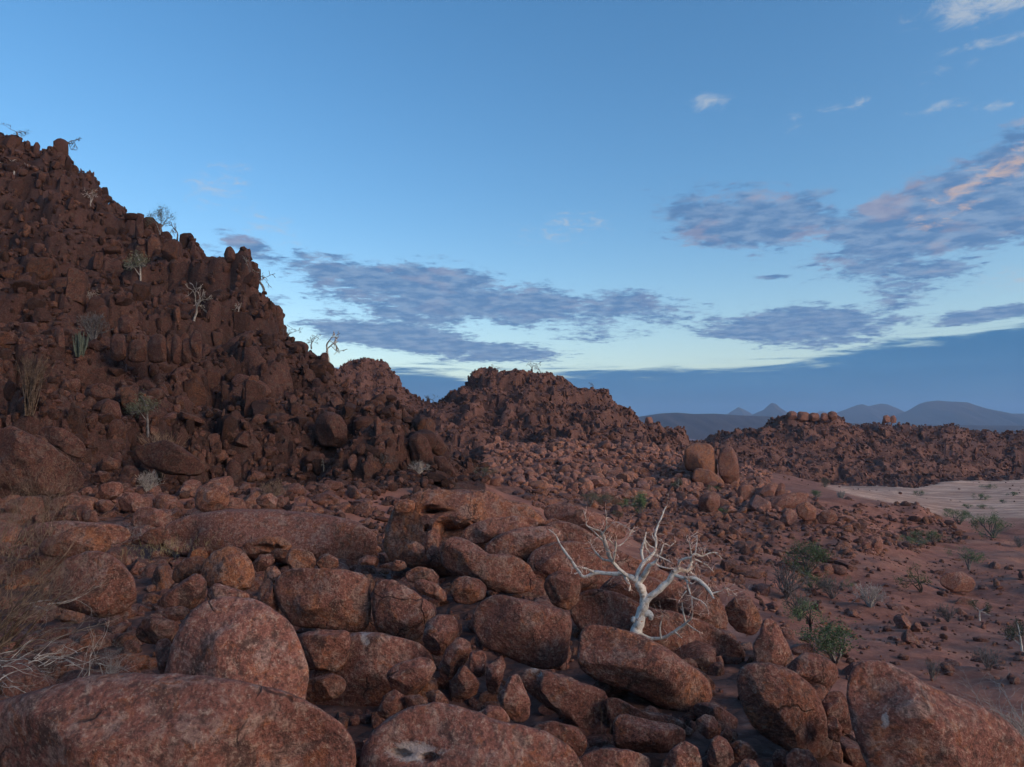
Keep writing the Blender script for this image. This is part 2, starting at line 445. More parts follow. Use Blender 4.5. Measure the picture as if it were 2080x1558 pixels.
# the ridge of boulders the camera stands on, and its far side
flat(1040, 19, -0.3); flat(1200, 13, -0.4); flat(1200, 19, -0.5); flat(1320, 14, -0.5); flat(1450, 11, -0.6); flat(1540, 15, -0.9); flat(1720, 9, -0.7); flat(1720, 12, -1.2); flat(2080, 7, -0.8); flat(2080, 9.5, -1.6)
flat(1400, 7, -0.3); flat(1720, 6, -0.4); flat(2080, 4, -0.4); flat(2500, 6, -1.5); flat(1400, 4, -0.2); flat(2500, 3, -0.3)
flat(1040, 27, -1.5); flat(1200, 26, -2.6); flat(1400, 22, -3.6); flat(1600, 20, -4.5); flat(1900, 17, -4.6); flat(2200, 14, -4.0); flat(2600, 12, -4)
flat(1040, 36, -2.6); flat(1200, 36, -4.0); flat(1400, 32, -6.0)
# valley floor on the right
ctl([(1600, 1290, 34), (1700, 1280, 41), (1900, 1360, 32), (2080, 1400, 28), (1900, 1200, 56), (2060, 1250, 47), (1600, 1200, 49), (1760, 1190, 55), (2080, 1130, 80), (1950, 1090, 93), (2400, 1250, 45), (2400, 1100, 90)])
ctl([(1500, 1110, 63), (1650, 1120, 66), (1720, 1080, 76), (1450, 1045, 84), (1600, 1010, 102), (1700, 1020, 104), (1800, 1030, 106), (1870, 1030, 108), (1890, 1050, 104), (1930, 1068, 110), (1840, 1085, 92), (1500, 1180, 50), (1400, 1120, 58)])
ctl([(1300, 1060, 70), (1300, 1110, 54), (1200, 1020, 78), (1100, 1003, 76), (1100, 1030, 52), (1000, 990, 82)])
# sandy plain
ctl([(2080, 1045, 138), (1950, 1045, 142), (1950, 1010, 185), (2080, 1000, 200), (1800, 1000, 180), (1700, 990, 190), (1900, 985, 232), (2080, 975, 255), (2400, 1010, 190), (2400, 975, 260)])
# rubble rise in the middle and the twin tors
ctl([(1100, 970, 105), (1250, 975, 108), (1000, 945, 115), (1000, 905, 145), (1150, 905, 150), (1300, 910, 150), (1400, 955, 120), (1420, 990, 112), (1500, 985, 125), (1570, 985, 135), (1300, 970, 125), (950, 945, 125)])
ctl([(1400, 930, 165), (1520, 950, 175), (1600, 965, 190)])
# hill in the middle
ctl([(920, 915, 185), (1050, 905, 190), (1250, 915, 185), (1400, 930, 190)])
ctl([(850, 870, 205), (1000, 850, 215), (1150, 850, 215), (1300, 880, 210)])
ctl([(830, 815, 245), (900, 815, 240), (960, 770, 248), (1000, 745, 252), (1090, 748, 250), (1160, 775, 246), (1230, 800, 240), (1290, 848, 232), (1390, 882, 228)])
ctl([(900, 880, 300), (1050, 860, 310), (1230, 880, 300), (1390, 905, 290)])
ctl([(690, 745, 265), (740, 738, 270), (790, 742, 270), (822, 800, 262), (700, 850, 225), (800, 880, 225), (750, 800, 330), (600, 760, 290), (400, 800, 290)])
# hill on the right
ctl([(1480, 975, 205), (1600, 980, 230), (1700, 975, 245), (1850, 985, 222), (1780, 965, 250), (2000, 960, 275), (2080, 960, 285), (2400, 960, 290)])
ctl([(1450, 930, 240), (1600, 910, 275), (1750, 905, 285), (1900, 915, 290), (2080, 915, 300), (2400, 915, 300)])
ctl([(1480, 887, 290), (1560, 862, 300), (1605, 848, 302), (1700, 850, 305), (1800, 862, 315), (1930, 868, 320), (1985, 880, 325), (2080, 884, 335), (2400, 880, 335)])
ctl([(1560, 910, 380), (1700, 900, 380), (1900, 905, 400), (2080, 905, 410), (2400, 905, 400)])
for px in (-900, 0, 500, 1040, 1500, 2080, 2800):
    flat(px, 650, -16); flat(px, 2000, -18); flat(px, 14000, -20)
# behind and beside the camera the ridge simply goes on
for a in (-175, -130, -95, -70, 70, 95, 130, 175):
    for r_ in (3, 8, 20): CTRL.append((R(a), r_, -0.3 - (1.5 if 0 < a < 100 and r_ > 10 else 0)))
    for r_ in (60, 150, 400): CTRL.append((R(a), r_, (10 if a < -60 and r_ < 300 else -6)))
    for r_ in (2000, 14000): CTRL.append((R(a), r_, -18))

CT = np.array(CTRL)
KAZ = 2.6
def _feat(az, r): return np.stack([az * KAZ, np.log(r)], 1)
CX = _feat(CT[:, 0], CT[:, 1])
_d = np.sqrt(((CX[:, None] - CX[None]) ** 2).sum(-1) + 1e-4)
_A = np.block([[_d + np.eye(len(CX)) * 0.0, np.ones((len(CX), 1))], [np.ones((1, len(CX))), np.zeros((1, 1))]])
CW = np.linalg.lstsq(_A, np.concatenate([CT[:, 2], [0]]), rcond=None)[0]

def zone(px, d):
    """which piece of the setting a spot belongs to: px is its direction in pixels, d its distance"""
    z = np.zeros(len(px), np.int32)                                   # 0 ground
    base = np.interp(px, [-3000, -400, 0, 300, 650, 880, 985], [26, 28, 30, 37, 41, 45, 47])
    z[(px < 985) & (d > base) & (d < 175) & (px > -2500)] = 1         # near hill
    z[(px < 1460) & (d >= 178) & (d < 420) & (px > 300)] = 2          # middle hill
    z[(px >= 1460) & (d >= np.interp(px, [1460, 1600, 1700, 1850, 1900, 2080], [200, 225, 235, 215, 240, 262])) & (d < 470) & (px < 3400)] = 3   # right hill
    z[(px > 1560) & (px < 3400) & (d > np.interp(px, [1560, 1880, 1930, 2080, 3000], [112, 112, 108, 110, 100])) & (z == 0) & (d < 300)] = 4    # sand plain
    return z

def cells(x, y, size, seed):
    """jointed rock: tone of the block each point is in, distance to its middle and to the next joint"""
    u = x / size; v = y / size
    iu = np.floor(u).astype(np.int64); iv = np.floor(v).astype(np.int64)
    z0 = np.zeros_like(iu)
    f1 = np.full(len(x), 9.0); f2 = np.full(len(x), 9.0); tone = np.zeros(len(x))
    for a in (-1, 0, 1):
        for b in (-1, 0, 1):
            cu, cv = iu + a, iv + b
            jx = 0.5 + 0.38 * _hash(cu, cv, z0, seed); jy = 0.5 + 0.38 * _hash(cu, cv, z0, seed + 1)
            dd = np.maximum(np.abs(cu + jx - u), np.abs(cv + jy - v)) * 0.6 + np.hypot(cu + jx - u, cv + jy - v) * 0.4
            h = _hash(cu, cv, z0, seed + 2)
            near = dd < f1
            f2 = np.where(near, f1, np.minimum(f2, dd)); tone = np.where(near, h, tone); f1 = np.where(near, dd, f1)
    return tone, f1, f2 - f1

def blocks(x, y, zn):
    """relief and tone of the jointed bedrock that the hills are made of"""
    dz = np.zeros(len(x)); tone = np.zeros(len(x))
    for k, lay in {1: ((4.2, 1.25, 31), (1.7, 0.62, 41), (0.8, 0.28, 51)), 2: ((5.5, 1.5, 32), (2.3, 0.95, 42)), 3: ((5.5, 1.3, 33), (2.3, 0.85, 43))}.items():
        m = zn == k
        if not m.any(): continue
        ca, sa = math.cos(0.4 + 0.3 * k), math.sin(0.4 + 0.3 * k)
        X = x[m] * ca - y[m] * sa; Y = x[m] * sa + y[m] * ca
        wob = fbm(np.stack([X * 0.12, Y * 0.12, np.zeros(len(X))], 1), 2, 77)
        X = X + wob * 1.5; Y = Y - wob * 1.2
        s = 0; t = 0
        for size, amp, seed in lay:
            tn, f1, e = cells(X, Y, size, seed)
            s = s + amp * (tn * 0.75 - 0.55 * f1 ** 2 - 0.9 * np.exp(-(e / 0.07)))
            t = t + tn * (0.5 if size > 3 else 0.4)
        dz[m] = s; tone[m] = t
    return dz, tone

def height(x, y):
    az = np.arctan2(x, y); r = np.hypot(x, y)
    q = _feat(az, np.maximum(r, 2.0))
    out = np.empty(len(x))
    for i in range(0, len(x), 20000):
        s = slice(i, i + 20000)
        dd = np.sqrt(((q[s, None] - CX[None]) ** 2).sum(-1) + 1e-4)
        out[s] = dd @ CW[:-1] + CW[-1]
    front = np.abs(az) < 1.4
    d = np.where(front, y, r); d = np.maximum(d, 1.0)
    px = np.where(front, 1040 + F * np.tan(np.clip(az, -1.4, 1.4)), np.sign(az) * 9000)
    zn = zone(px, d)
    P = np.stack([x, y, np.zeros_like(x)], 1)
    # stepped cliff bands on the hills
    t = np.zeros(len(x))
    for k, (h, ph, st) in {1: (6.4, 0.15, 0.62), 2: (7.0, 0.3, 0.5), 3: (6.5, 0.1, 0.45)}.items():
        m = zn == k
        if m.any():
            zz = out[m] / h + ph + 0.28 * fbm(P[m] * 0.022, 2, 5)
            fl = np.floor(zz); fr = zz - fl
            t[m] = st * h * (sstep(0.42, 0.72, fr) - fr)
    soft = sstep(0, 1, np.minimum(1, np.abs(d - 34) / 10))
    flank = 1 - 0.75 * sstep(560, 700, px)
    out = out + np.where(zn > 0, t * np.where(zn == 1, soft * flank, 1), 0)
    amp = np.choose(zn, [0.16, 0.8, 1.2, 1.2, 0.12])
    amp = np.where(zn == 0, np.interp(d, [0, 12, 30, 60, 120, 400, 2000], [0.10, 0.16, 0.28, 0.45, 0.7, 2.0, 6.0]), amp)
    out = out + amp * fbm(P * 0.16, 3, 1)
    out = out + np.where((zn > 0) & (zn < 4), 0.3, 0.08) * fbm(P * 0.6, 2, 3)
    edge_soft = np.where(zn == 1, sstep(0, 6, d - np.interp(px, [-3000, -400, 0, 300, 650, 880, 985], [26, 28, 30, 37, 41, 45, 47])) * sstep(985, 940, px), 1.0)
    return out + blocks(x, y, zn)[0] * edge_soft

def sheet(az, rr, close=False):
    A, Rr = np.meshgrid(az, rr)
    x = (Rr * np.sin(A)).ravel(); y = (Rr * np.cos(A)).ravel()
    V = np.stack([x, y, height(x, y)], 1)
    na, nr = len(az), len(rr)
    i, j = np.meshgrid(np.arange(nr - 1), np.arange(na - 1), indexing='ij')
    a = (i * na + j).ravel()
    return V, np.stack([a, a + 1, a + na + 1, a + na], 1)

def terrain():
    lg = lambda a, b, n: np.exp(np.linspace(np.log(a), np.log(b), n))[:-1]
    far = np.exp(np.linspace(np.log(480), np.log(14500), 26))
    V1, F1 = sheet(np.linspace(R(-46), R(46), 480), np.concatenate([np.linspace(0.6, 3, 5)[:-1], lg(3, 27, 120), lg(27, 112, 470), lg(112, 178, 60), lg(178, 340, 250), lg(340, 480, 20), far]))
    V2, F2 = sheet(np.linspace(R(46), R(314), 150), np.concatenate([np.linspace(0.6, 3, 5)[:-1], lg(3, 480, 130), far]))
    V = np.concatenate([V1, V2]); Fq = np.concatenate([F1, F2 + len(V1)])
    x, y = V[:, 0], V[:, 1]
    c = V[Fq].mean(1)
    faz = np.arctan2(c[:, 0], c[:, 1]); front = np.abs(faz) < 1.4
    fd = np.where(front, c[:, 1], np.hypot(c[:, 0], c[:, 1])); fpx = np.where(front, 1040 + F * np.tan(np.clip(faz, -1.4, 1.4)), np.sign(faz) * 9000)
    zf = zone(fpx, fd)
    # colouring: bare rock near the camera and on hills, soil in the valley, sand on the plain
    vaz = np.arctan2(x, y); vf = np.abs(vaz) < 1.4
    vd = np.where(vf, y, np.hypot(x, y)); vpx = np.where(vf, 1040 + F * np.tan(np.clip(vaz, -1.4, 1.4)), np.sign(vaz) * 9000)
    zv = zone(vpx, vd)
    rock = np.where((zv >= 1) & (zv <= 3), 0.85, 0.0)
    ridge = np.interp(vpx, [-9000, 900, 1200, 1500, 2080, 3000], [40, 34, 24, 17, 10, 8])
    rock = np.where((zv == 0) & (vd < ridge), 0.8, rock)
    rock = np.where((zv == 0) & (vd >= 70) & (vpx < 1560), 0.45, rock)
    pale = np.where(zv == 4, np.clip((vd - 104) / 48, 0, 1) * sstep(1560, 1800, vpx), 0.0)
    pale = np.where((zv == 0) & (vd > 300), 0.35, pale)
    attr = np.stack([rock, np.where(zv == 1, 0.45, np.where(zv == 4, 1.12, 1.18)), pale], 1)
    names = [('ground', 'red stony ground of the valley with bare rock near the camera'), ('hill', 'steep dark boulder-strewn hill with cliff bands'), ('hill', 'pyramid-shaped rocky hill in the middle distance with a flat-topped butte beside it'),
             ('hill', 'long low rocky hill above the sandy plain'), ('sand_plain', 'pale sandy plain at the foot of the low rocky hill')]
    for k_, (nm, lb) in enumerate(names):
        f = Fq[zf == k_]
        used = np.unique(f); remap = np.zeros(len(V), np.int64); remap[used] = np.arange(len(used))
        at_ = attr[used]
        if nm == 'hill':
            tn = blocks(V[used, 0], V[used, 1], np.full(len(used), k_))[1]
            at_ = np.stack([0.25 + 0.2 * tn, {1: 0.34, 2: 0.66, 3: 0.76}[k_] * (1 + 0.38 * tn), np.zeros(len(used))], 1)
        me = mesh_from(nm, V[used], remap[f], at_)
        if nm == 'hill': me.set_sharp_from_angle(angle=R(40))
        link(nm, me, M_ROCK if nm == 'hill' else M_SOIL, label=lb, kind='structure')

terrain()

# ------------------------------------------------------------------ far mountains
def mountain(name, label, prof, d, depth, base_py=893, seed=0, rough=1.0):
    """prof: skyline pixels left to right; the range is a solid ridge `depth` metres deep"""
    pr = np.array(prof, float)
    n = 220; m = 41
    xs = np.linspace(pr[0, 0], pr[-1, 0], n); ys = np.interp(xs, pr[:, 0], pr[:, 1])
    T = np.linspace(-1, 1, m)
    X, TT = np.meshgrid(xs, T)
    top = np.interp(X.ravel(), pr[:, 0], pr[:, 1])
    t = TT.ravel()
    wx = (X.ravel() - 1040) / F * d
    zt = np.array([at(1040, yy, d)[2] for yy in ys]); zt = np.interp(X.ravel(), xs, zt)
    z0 = at(1040, base_py, d)[2]
    prof_t = np.clip(1 - np.abs(t), 0, 1) ** 0.8
    P = np.stack([wx / d * 60, t * 3.0, np.zeros_like(t)], 1)
    gul = fbm(P * np.array([1.3, 0.5, 1]), 4, seed)
    h = z0 + (zt - z0) * np.clip(prof_t * (1 + rough * 0.35 * gul * (1 - prof_t)), 0, 1.0)
    V = np.stack([wx, d + t * depth, h], 1)
    i, j = np.meshgrid(np.arange(m - 1), np.arange(n - 1), indexing='ij')
    a = (i * n + j).ravel(); Fq = np.stack([a, a + 1, a + n + 1, a + n], 1)
    me = mesh_from(name, V, Fq, np.tile([[0.9, 0.55, 0.0]], (len(V), 1)))
    link(name, me, M_SOIL, label=label, kind='structure')

mountain('mountain', 'flat-topped mesa mountain on the far horizon', [(1790, 868), (1825, 846), (1850, 833), (1866, 821), (1882, 816), (1905, 813.5), (1922, 815), (1945, 816), (1965, 817), (1985, 826), (2005, 834), (2040, 840), (2090, 840), (2200, 843), (2350, 850), (2500, 870)], 9000, 1500, seed=21)
mountain('mountain', 'double-humped far mountain beside the mesa', [(1640, 872), (1690, 842), (1705, 836), (1722, 830), (1740, 823), (1752, 821), (1765, 825), (1778, 822), (1790, 819.5), (1802, 821), (1820, 828), (1835, 837), (1870, 850), (1900, 870)], 10500, 1400, seed=22)
mountain('mountain', 'sharp cone-shaped far peak', [(1480, 872), (1520, 846), (1537, 838), (1550, 833), (1560, 824), (1568, 818), (1576, 820), (1586, 829), (1600, 838), (1640, 850), (1680, 872)], 9800, 900, seed=23)
mountain('mountain', 'small pale cone-shaped far peak', [(1440, 872), (1475, 842), (1488, 834), (1500, 826.5), (1512, 832), (1525, 839), (1560, 872)], 11500, 900, seed=24)
mountain('mountain', 'tiny far peak just left of the double-humped mountain', [(1620, 872), (1655, 840), (1666, 834), (1676, 836), (1700, 844), (1740, 872)], 11500, 800, seed=26)
mountain('mountain', 'long low purple far range', [(1150, 880), (1230, 858), (1300, 846), (1340, 840), (1375, 838), (1410, 841), (1450, 840), (1490, 843), (1530, 845), (1560, 846), (1600, 852), (1680, 858), (1800, 862), (2000, 864), (2200, 866), (2500, 880)], 5200, 900, seed=25)

# ------------------------------------------------------------------ the air
def haze():
    bm = bmesh.new()
    bmesh.ops.create_cube(bm, size=1.0)
    for v in bm.verts:
        v.co = Vector((v.co.x * 31000, v.co.y * 31000, -60.0 + (v.co.z + 0.5) * 720.0))
    me = bpy.data.meshes.new('haze'); bm.to_mesh(me); bm.free()
    m = bpy.data.materials.new('thin_air'); m.use_nodes = True
    t = m.node_tree; t.nodes.remove(t.nodes['Principled BSDF'])
    pv = t.nodes.new('ShaderNodeVolumePrincipled')
    pv.inputs['Color'].default_value = (0.50, 0.70, 1.0, 1)
    pv.inputs['Density'].default_value = 0.00008
    pv.inputs['Anisotropy'].default_value = 0.0
    t.links.new(pv.outputs[0], t.nodes['Material Output'].inputs['Volume'])
    o = link('haze', me, m, kind='stuff', label='thin bluish haze over the far mountains')
haze()

# ------------------------------------------------------------------ boulders traced one by one
FR = {'A': (0, 958), 'B': (640, 958), 'C': (1280, 958), 'D': (0, 258), 'E': (0, 658), 'G': (640, 658), 'H': (1280, 658)}
ZS = 2.596
def to_px(fr, pts):
    x0, y0 = FR[fr]
    return np.array([(x0 + a / ZS, y0 + b / ZS) for a, b in pts], float)

HERO_POS = []; HERO_Z = []
def hero(fr, d, label, pts, hue=0.4, val=1.0, dep=None, p=2.5, lvl=5, name='boulder', dents=(), pale=(), rough=1.0, tilt=0.0, group=None):
    """a boulder with the outline the photograph shows, at its own distance and with its own thickness"""
    seed = len(HERO_POS) + 100
    P = to_px(fr, pts)
    x, y = P[:, 0], -P[:, 1]
    a = np.roll(x, -1) * y - x * np.roll(y, -1)
    cx = ((x + np.roll(x, -1)) * a).sum() / (3 * a.sum()); cy = ((y + np.roll(y, -1)) * a).sum() / (3 * a.sum())
    ang = np.arctan2(y - cy, x - cx); rad = np.hypot(x - cx, y - cy)
    o = np.argsort(ang); ang = ang[o]; rad = rad[o]
    grid = np.linspace(-np.pi, np.pi, 241)[:-1]
    # walk along the straight edges so that corners stay where they are
    xs = []; ys = []
    ox = rad * np.cos(ang); oy = rad * np.sin(ang)
    for i in range(len(ox)):
        j = (i + 1) % len(ox); t = np.linspace(0, 1, 24, endpoint=False)
        xs.append(ox[i] + (ox[j] - ox[i]) * t); ys.append(oy[i] + (oy[j] - oy[i]) * t)
    xs = np.concatenate(xs); ys = np.concatenate(ys)
    aa = np.arctan2(ys, xs); rr_ = np.hypot(xs, ys); o = np.argsort(aa)
    Rg = np.interp(grid, aa[o], rr_[o], period=2 * np.pi)
    ker = np.exp(-0.5 * (np.arange(-12, 13) / 4.5) ** 2); ker /= ker.sum()
    Rg = np.convolve(np.concatenate([Rg[-12:], Rg, Rg[:12]]), ker, 'valid') * 1.015
    lvl = 4 if (lvl == 3 or d > 36) else 6 if d < 9.5 and Rg.mean() * d / F > 0.38 else 5
    v, f = ico(lvl)
    th = np.arctan2(v[:, 1], v[:, 0]); rho = np.hypot(v[:, 0], v[:, 1])
    k = (rho ** p + np.abs(v[:, 2]) ** p) ** (-1 / p)
    Rt = np.interp(th, grid, Rg, period=2 * np.pi)
    px_m = d / F
    mean = Rg.mean() * px_m
    dm = mean * (0.85 if dep is None else dep)
    u = k * rho * np.cos(th) * Rt * px_m; w_ = k * rho * np.sin(th) * Rt * px_m; dd = k * v[:, 2] * dm
    # surface relief, less of it along the silhouette
    q = np.stack([u, w_, dd], 1)
    s = 1.0 / max(mean, 0.05)
    rel = fbm(q * s * 1.1 + seed, 3, seed) * 0.085 - np.abs(fbm(q * s * 2.2 + seed, 3, seed + 7)) * 0.075 + fbm(q * s * 6.0 + seed, 3, seed + 3) * 0.020
    peel = fbm(q * s * 0.9 + seed * 1.7, 3, seed + 11) * 2.2          # thin shells that peel off in steps
    rel = rel + 0.040 * (np.floor(peel) + sstep(0.42, 0.58, peel - np.floor(peel)))
    inner = 1 - 0.55 * rho ** 4
    n = v.copy()
    q = q + n * (rel * mean * rough * inner)[:, None]
    # chipped flat faces
    rs = np.random.default_rng(seed)
    for c in range(13):
        nn = rs.normal(size=3); nn[2] = abs(nn[2]) + 0.3; nn /= np.linalg.norm(nn)
        lim = (q @ nn).max() * rs.uniform(0.64, 0.9)
        e = q @ nn - lim
        q = q - nn * (np.maximum(e, 0) * min(0.9, 0.55 + 0.35 * rough))[:, None] * (1 - rho ** 6)[:, None]
    pl = np.zeros(len(q))
    cpx = cx + u / px_m; cpy = -(cy + w_ / px_m)
    wz = fbm(q * 3.5 + seed, 3, seed + 21) * 9; cpx = cpx + wz; cpy = cpy + fbm(q * 3.5 + 50, 3, seed + 22) * 7
    for (ex, ey, rx, ry, dp) in dents:
        e = to_px(fr, [(ex, ey)])[0]
        g = np.exp(-(((cpx - e[0]) / (rx / ZS)) ** 2 + ((cpy - e[1]) / (ry / ZS)) ** 2) ** 2) * (v[:, 2] > 0)
        q[:, 2] -= g * dp
    for (ex, ey, rx, ry) in pale:
        e = to_px(fr, [(ex, ey)])[0]
        pl = np.maximum(pl, np.clip(1.25 - np.hypot((cpx - e[0]) / (rx / ZS), (cpy - e[1]) / (ry / ZS)), 0, 1) * (v[:, 2] > -0.1))
    c0 = at(cx, -cy, d)
    wv = CP - c0; wv = wv / np.linalg.norm(wv)
    if tilt: 
        wv = wv + np.array([0, 0, -tilt]); wv /= np.linalg.norm(wv)
    local = q[:, :1] * CR + q[:, 1:2] * CU + q[:, 2:3] * wv
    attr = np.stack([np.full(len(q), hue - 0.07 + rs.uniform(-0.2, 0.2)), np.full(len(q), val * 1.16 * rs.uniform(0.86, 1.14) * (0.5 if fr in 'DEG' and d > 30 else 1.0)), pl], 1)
    me = mesh_from(name, local, f, attr); me.set_sharp_from_angle(angle=R(33))
    ob = link(name, me, M_ROCK, label=label, cat='stone' if name == 'stone' else 'boulder', group=group)
    ob.location = c0
    HERO_POS.append((c0[0], c0[1], mean, d)); HERO_Z.append(c0[2])
    return ob

def heroes():
    S = 'boulder'; T = 'stone'
    # ---- lower left
    hero('A', 6.6, 'huge smooth domed slab filling the bottom left corner', [(-500, 1480), (-250, 1310), (0, 1235), (150, 1200), (330, 1130), (520, 1085), (750, 1066), (1000, 1075), (1200, 1110), (1400, 1160), (1600, 1225), (1740, 1300), (1850, 1400), (1870, 1500), (1800, 1700), (1400, 1900), (600, 1950), (-300, 1900)], 0.35, 1.05, 0.8, 2.5, 5, S, rough=0.55)
    hero('A', 9.0, 'big rounded dome boulder standing behind the bottom left slab', [(865, 1080), (880, 970), (940, 840), (1010, 740), (1070, 690), (1200, 652), (1350, 680), (1450, 740), (1540, 830), (1590, 940), (1615, 1060), (1612, 1180), (1590, 1270), (1300, 1310), (1000, 1260), (870, 1170)], 0.5, 1.25, 0.85, 2.3, 5, rough=0.6)
    hero('A', 9.3, 'narrow upright stone leaning on the left of the big dome boulder', [(815, 920), (840, 885), (890, 880), (905, 920), (890, 1010), (850, 1085), (825, 1000)], 0.4, 0.9, name=T)
    hero('A', 13.6, 'dark rounded boulder beside the dry thicket', [(250, 640), (290, 520), (380, 450), (490, 418), (590, 440), (660, 500), (712, 580), (718, 650), (685, 740), (560, 775), (400, 740), (270, 700)], 0.22, 0.82, 0.9, 2.4, 5, rough=0.7)
    hero('A', 17.5, 'low rust-coloured boulder behind the dry thicket', [(190, 410), (260, 345), (400, 295), (500, 283), (570, 310), (598, 370), (565, 425), (400, 455), (230, 445)], 0.65, 0.7)
    hero('A', 19.5, 'smooth grey slab sloping down behind the dry thicket', [(90, 310), (200, 275), (330, 262), (500, 268), (640, 285), (730, 330), (680, 370), (500, 390), (200, 400), (80, 370)], 0.05, 1.05, 0.9, 2.5, name=S)
    hero('A', 28.0, 'overhanging brown boulder with a dark hollow under it', [(215, 210), (290, 140), (380, 120), (450, 140), (492, 185), (480, 240), (380, 268), (240, 265)], 0.4, 0.85, dents=[(400, 225, 60, 25, 0.4)])
    hero('A', 31.0, 'dark boulder highest in the heap behind the overhanging boulder', [(500, 140), (530, 70), (590, 48), (640, 62), (652, 100), (600, 150), (520, 168)], 0.25, 0.85)
    hero('A', 30.0, 'round mauve boulder in the heap above the long dome', [(620, 150), (660, 108), (720, 108), (772, 150), (765, 195), (700, 220), (640, 205)], 0.15, 0.9)
    hero('A', 25.5, 'large mauve boulder lying left of the long dome', [(690, 255), (720, 200), (780, 185), (850, 200), (908, 240), (885, 295), (780, 320), (700, 305)], 0.1, 0.9)
    hero('A', 29.0, 'small flat stone between the overhanging boulder and the mauve boulders', [(497, 172), (530, 146), (580, 150), (603, 180), (580, 208), (520, 212)], 0.3, 0.8, name=T)
    hero('A', 23.0, 'long low domed slab in the middle distance with a few stones on it', [(735, 355), (850, 290), (1000, 230), (1200, 205), (1400, 195), (1600, 215), (1800, 245), (1950, 290), (2012, 345), (2005, 430), (1900, 490), (1600, 490), (1300, 460), (1000, 450), (860, 400)], 0.3, 1.0, 0.75, 2.4, 5, S, rough=0.6, tilt=0.1)
    hero('A', 26.5, 'orange-streaked ball boulder perched on the long domed slab', [(1028, 140), (1045, 90), (1100, 57), (1150, 54), (1197, 85), (1214, 130), (1195, 178), (1150, 212), (1080, 216), (1035, 188)], 0.75, 1.0, 0.95)
    hero('A', 26.5, 'knobbly small boulder right of the ball boulder on the long slab', [(1350, 150), (1385, 120), (1430, 108), (1467, 140), (1455, 188), (1410, 202), (1365, 178)], 0.6, 1.0, rough=1.4)
    hero('A', 24.5, 'reddish stone lying on the right end of the long slab', [(1576, 218), (1610, 190), (1652, 205), (1657, 238), (1600, 250)], 0.6, 0.9, name=T)
    hero('A', 23.6, 'small tan stone in front of the reddish stone on the long slab', [(1633, 266), (1670, 237), (1717, 250), (1722, 278), (1670, 292)], 0.5, 1.05, name=T)
    hero('A', 21.0, 'rounded nose of rock at the left tip of the long slab', [(738, 352), (780, 308), (850, 288), (893, 310), (880, 355), (830, 388), (758, 375)], 0.6, 0.85)
    hero('A', 19.5, 'overhanging curved flake in front of the long slab', [(1262, 405), (1300, 365), (1400, 340), (1480, 345), (1553, 392), (1500, 425), (1400, 430), (1300, 445)], 0.55, 0.95, dents=[(1430, 405, 90, 25, 0.3)])
    hero('A', 15.4, 'banded ball boulder with a dark patch, above the big dome boulder', [(1058, 540), (1080, 470), (1130, 420), (1210, 390), (1280, 415), (1332, 480), (1347, 560), (1322, 615), (1230, 648), (1120, 628), (1068, 585)], 0.65, 0.9, 0.95, 2.4, rough=1.0)
    hero('A', 16.2, 'brown oval boulder leaning against the banded ball boulder', [(903, 560), (920, 500), (980, 455), (1060, 448), (1097, 470), (1070, 525), (1000, 578), (930, 592)], 0.6, 0.75)
    hero('A', 13.6, 'wedge-shaped pointed boulder lying below the brown oval boulder', [(805, 715), (880, 640), (960, 580), (1040, 533), (1088, 570), (1088, 650), (1050, 710), (1000, 730), (900, 715)], 0.5, 0.8, p=3.2)
    hero('A', 11.6, 'pointed rock peeping over the top of the big dome boulder', [(1066, 700), (1100, 620), (1140, 588), (1220, 610), (1310, 640), (1335, 690), (1250, 750), (1100, 750)], 0.1, 1.0, p=3.0)
    hero('A', 12.0, 'flat oval stone left of the top of the big dome boulder', [(847, 748), (890, 714), (960, 708), (1003, 730), (972, 780), (900, 792)], 0.4, 0.95, name=T)
    hero('A', 11.0, 'dark brown blocky boulder half hidden left of the big dome boulder', [(718, 855), (750, 768), (830, 762), (945, 800), (960, 890), (850, 920), (738, 895)], 0.65, 0.65, p=3.0)
    hero('A', 12.8, 'tall thin split flake at the left end of the cracked long boulder', [(1346, 700), (1370, 610), (1400, 573), (1432, 565), (1446, 640), (1478, 728), (1450, 755), (1390, 735)], 0.45, 0.85, p=3.0)
    hero('A', 13.1, 'rounded knob on the left end of the cracked long boulder', [(1388, 562), (1410, 505), (1450, 493), (1483, 530), (1478, 580), (1420, 600)], 0.6, 0.95)
    hero('A', 12.7, 'left half of the long boulder split by a straight crack', [(1436, 600), (1480, 530), (1560, 508), (1700, 503), (1850, 520), (1946, 550), (1948, 640), (1958, 760), (1950, 830), (1850, 843), (1650, 818), (1540, 815), (1490, 750), (1452, 670)], 0.5, 1.0, 0.75, 3.2, 5, rough=0.9)
    hero('B', 12.5, 'right half of the long boulder split by a straight crack', [(304, 600), (330, 563), (400, 568), (480, 608), (560, 655), (622, 700), (643, 765), (572, 855), (530, 902), (450, 880), (312, 843), (304, 720)], 0.55, 1.0, 0.8, 3.0, 5, rough=0.9)
    hero('A', 16.8, 'orange round-topped boulder behind the left half of the split boulder', [(1503, 465), (1530, 415), (1590, 403), (1650, 430), (1672, 480), (1640, 520), (1540, 525)], 0.8, 0.9)
    hero('A', 16.9, 'small orange boulder just right of the round-topped one behind the split boulder', [(1658, 482), (1690, 440), (1730, 431), (1782, 460), (1787, 505), (1700, 525)], 0.7, 0.95)
    hero('A', 16.3, 'small brown boulder right of the banded ball boulder', [(1333, 482), (1370, 440), (1430, 433), (1452, 470), (1422, 515), (1350, 528)], 0.7, 0.8)
    hero('A', 17.6, 'dark little boulder under the curved flake', [(1418, 432), (1460, 403), (1520, 415), (1512, 455), (1450, 465)], 0.5, 0.6)
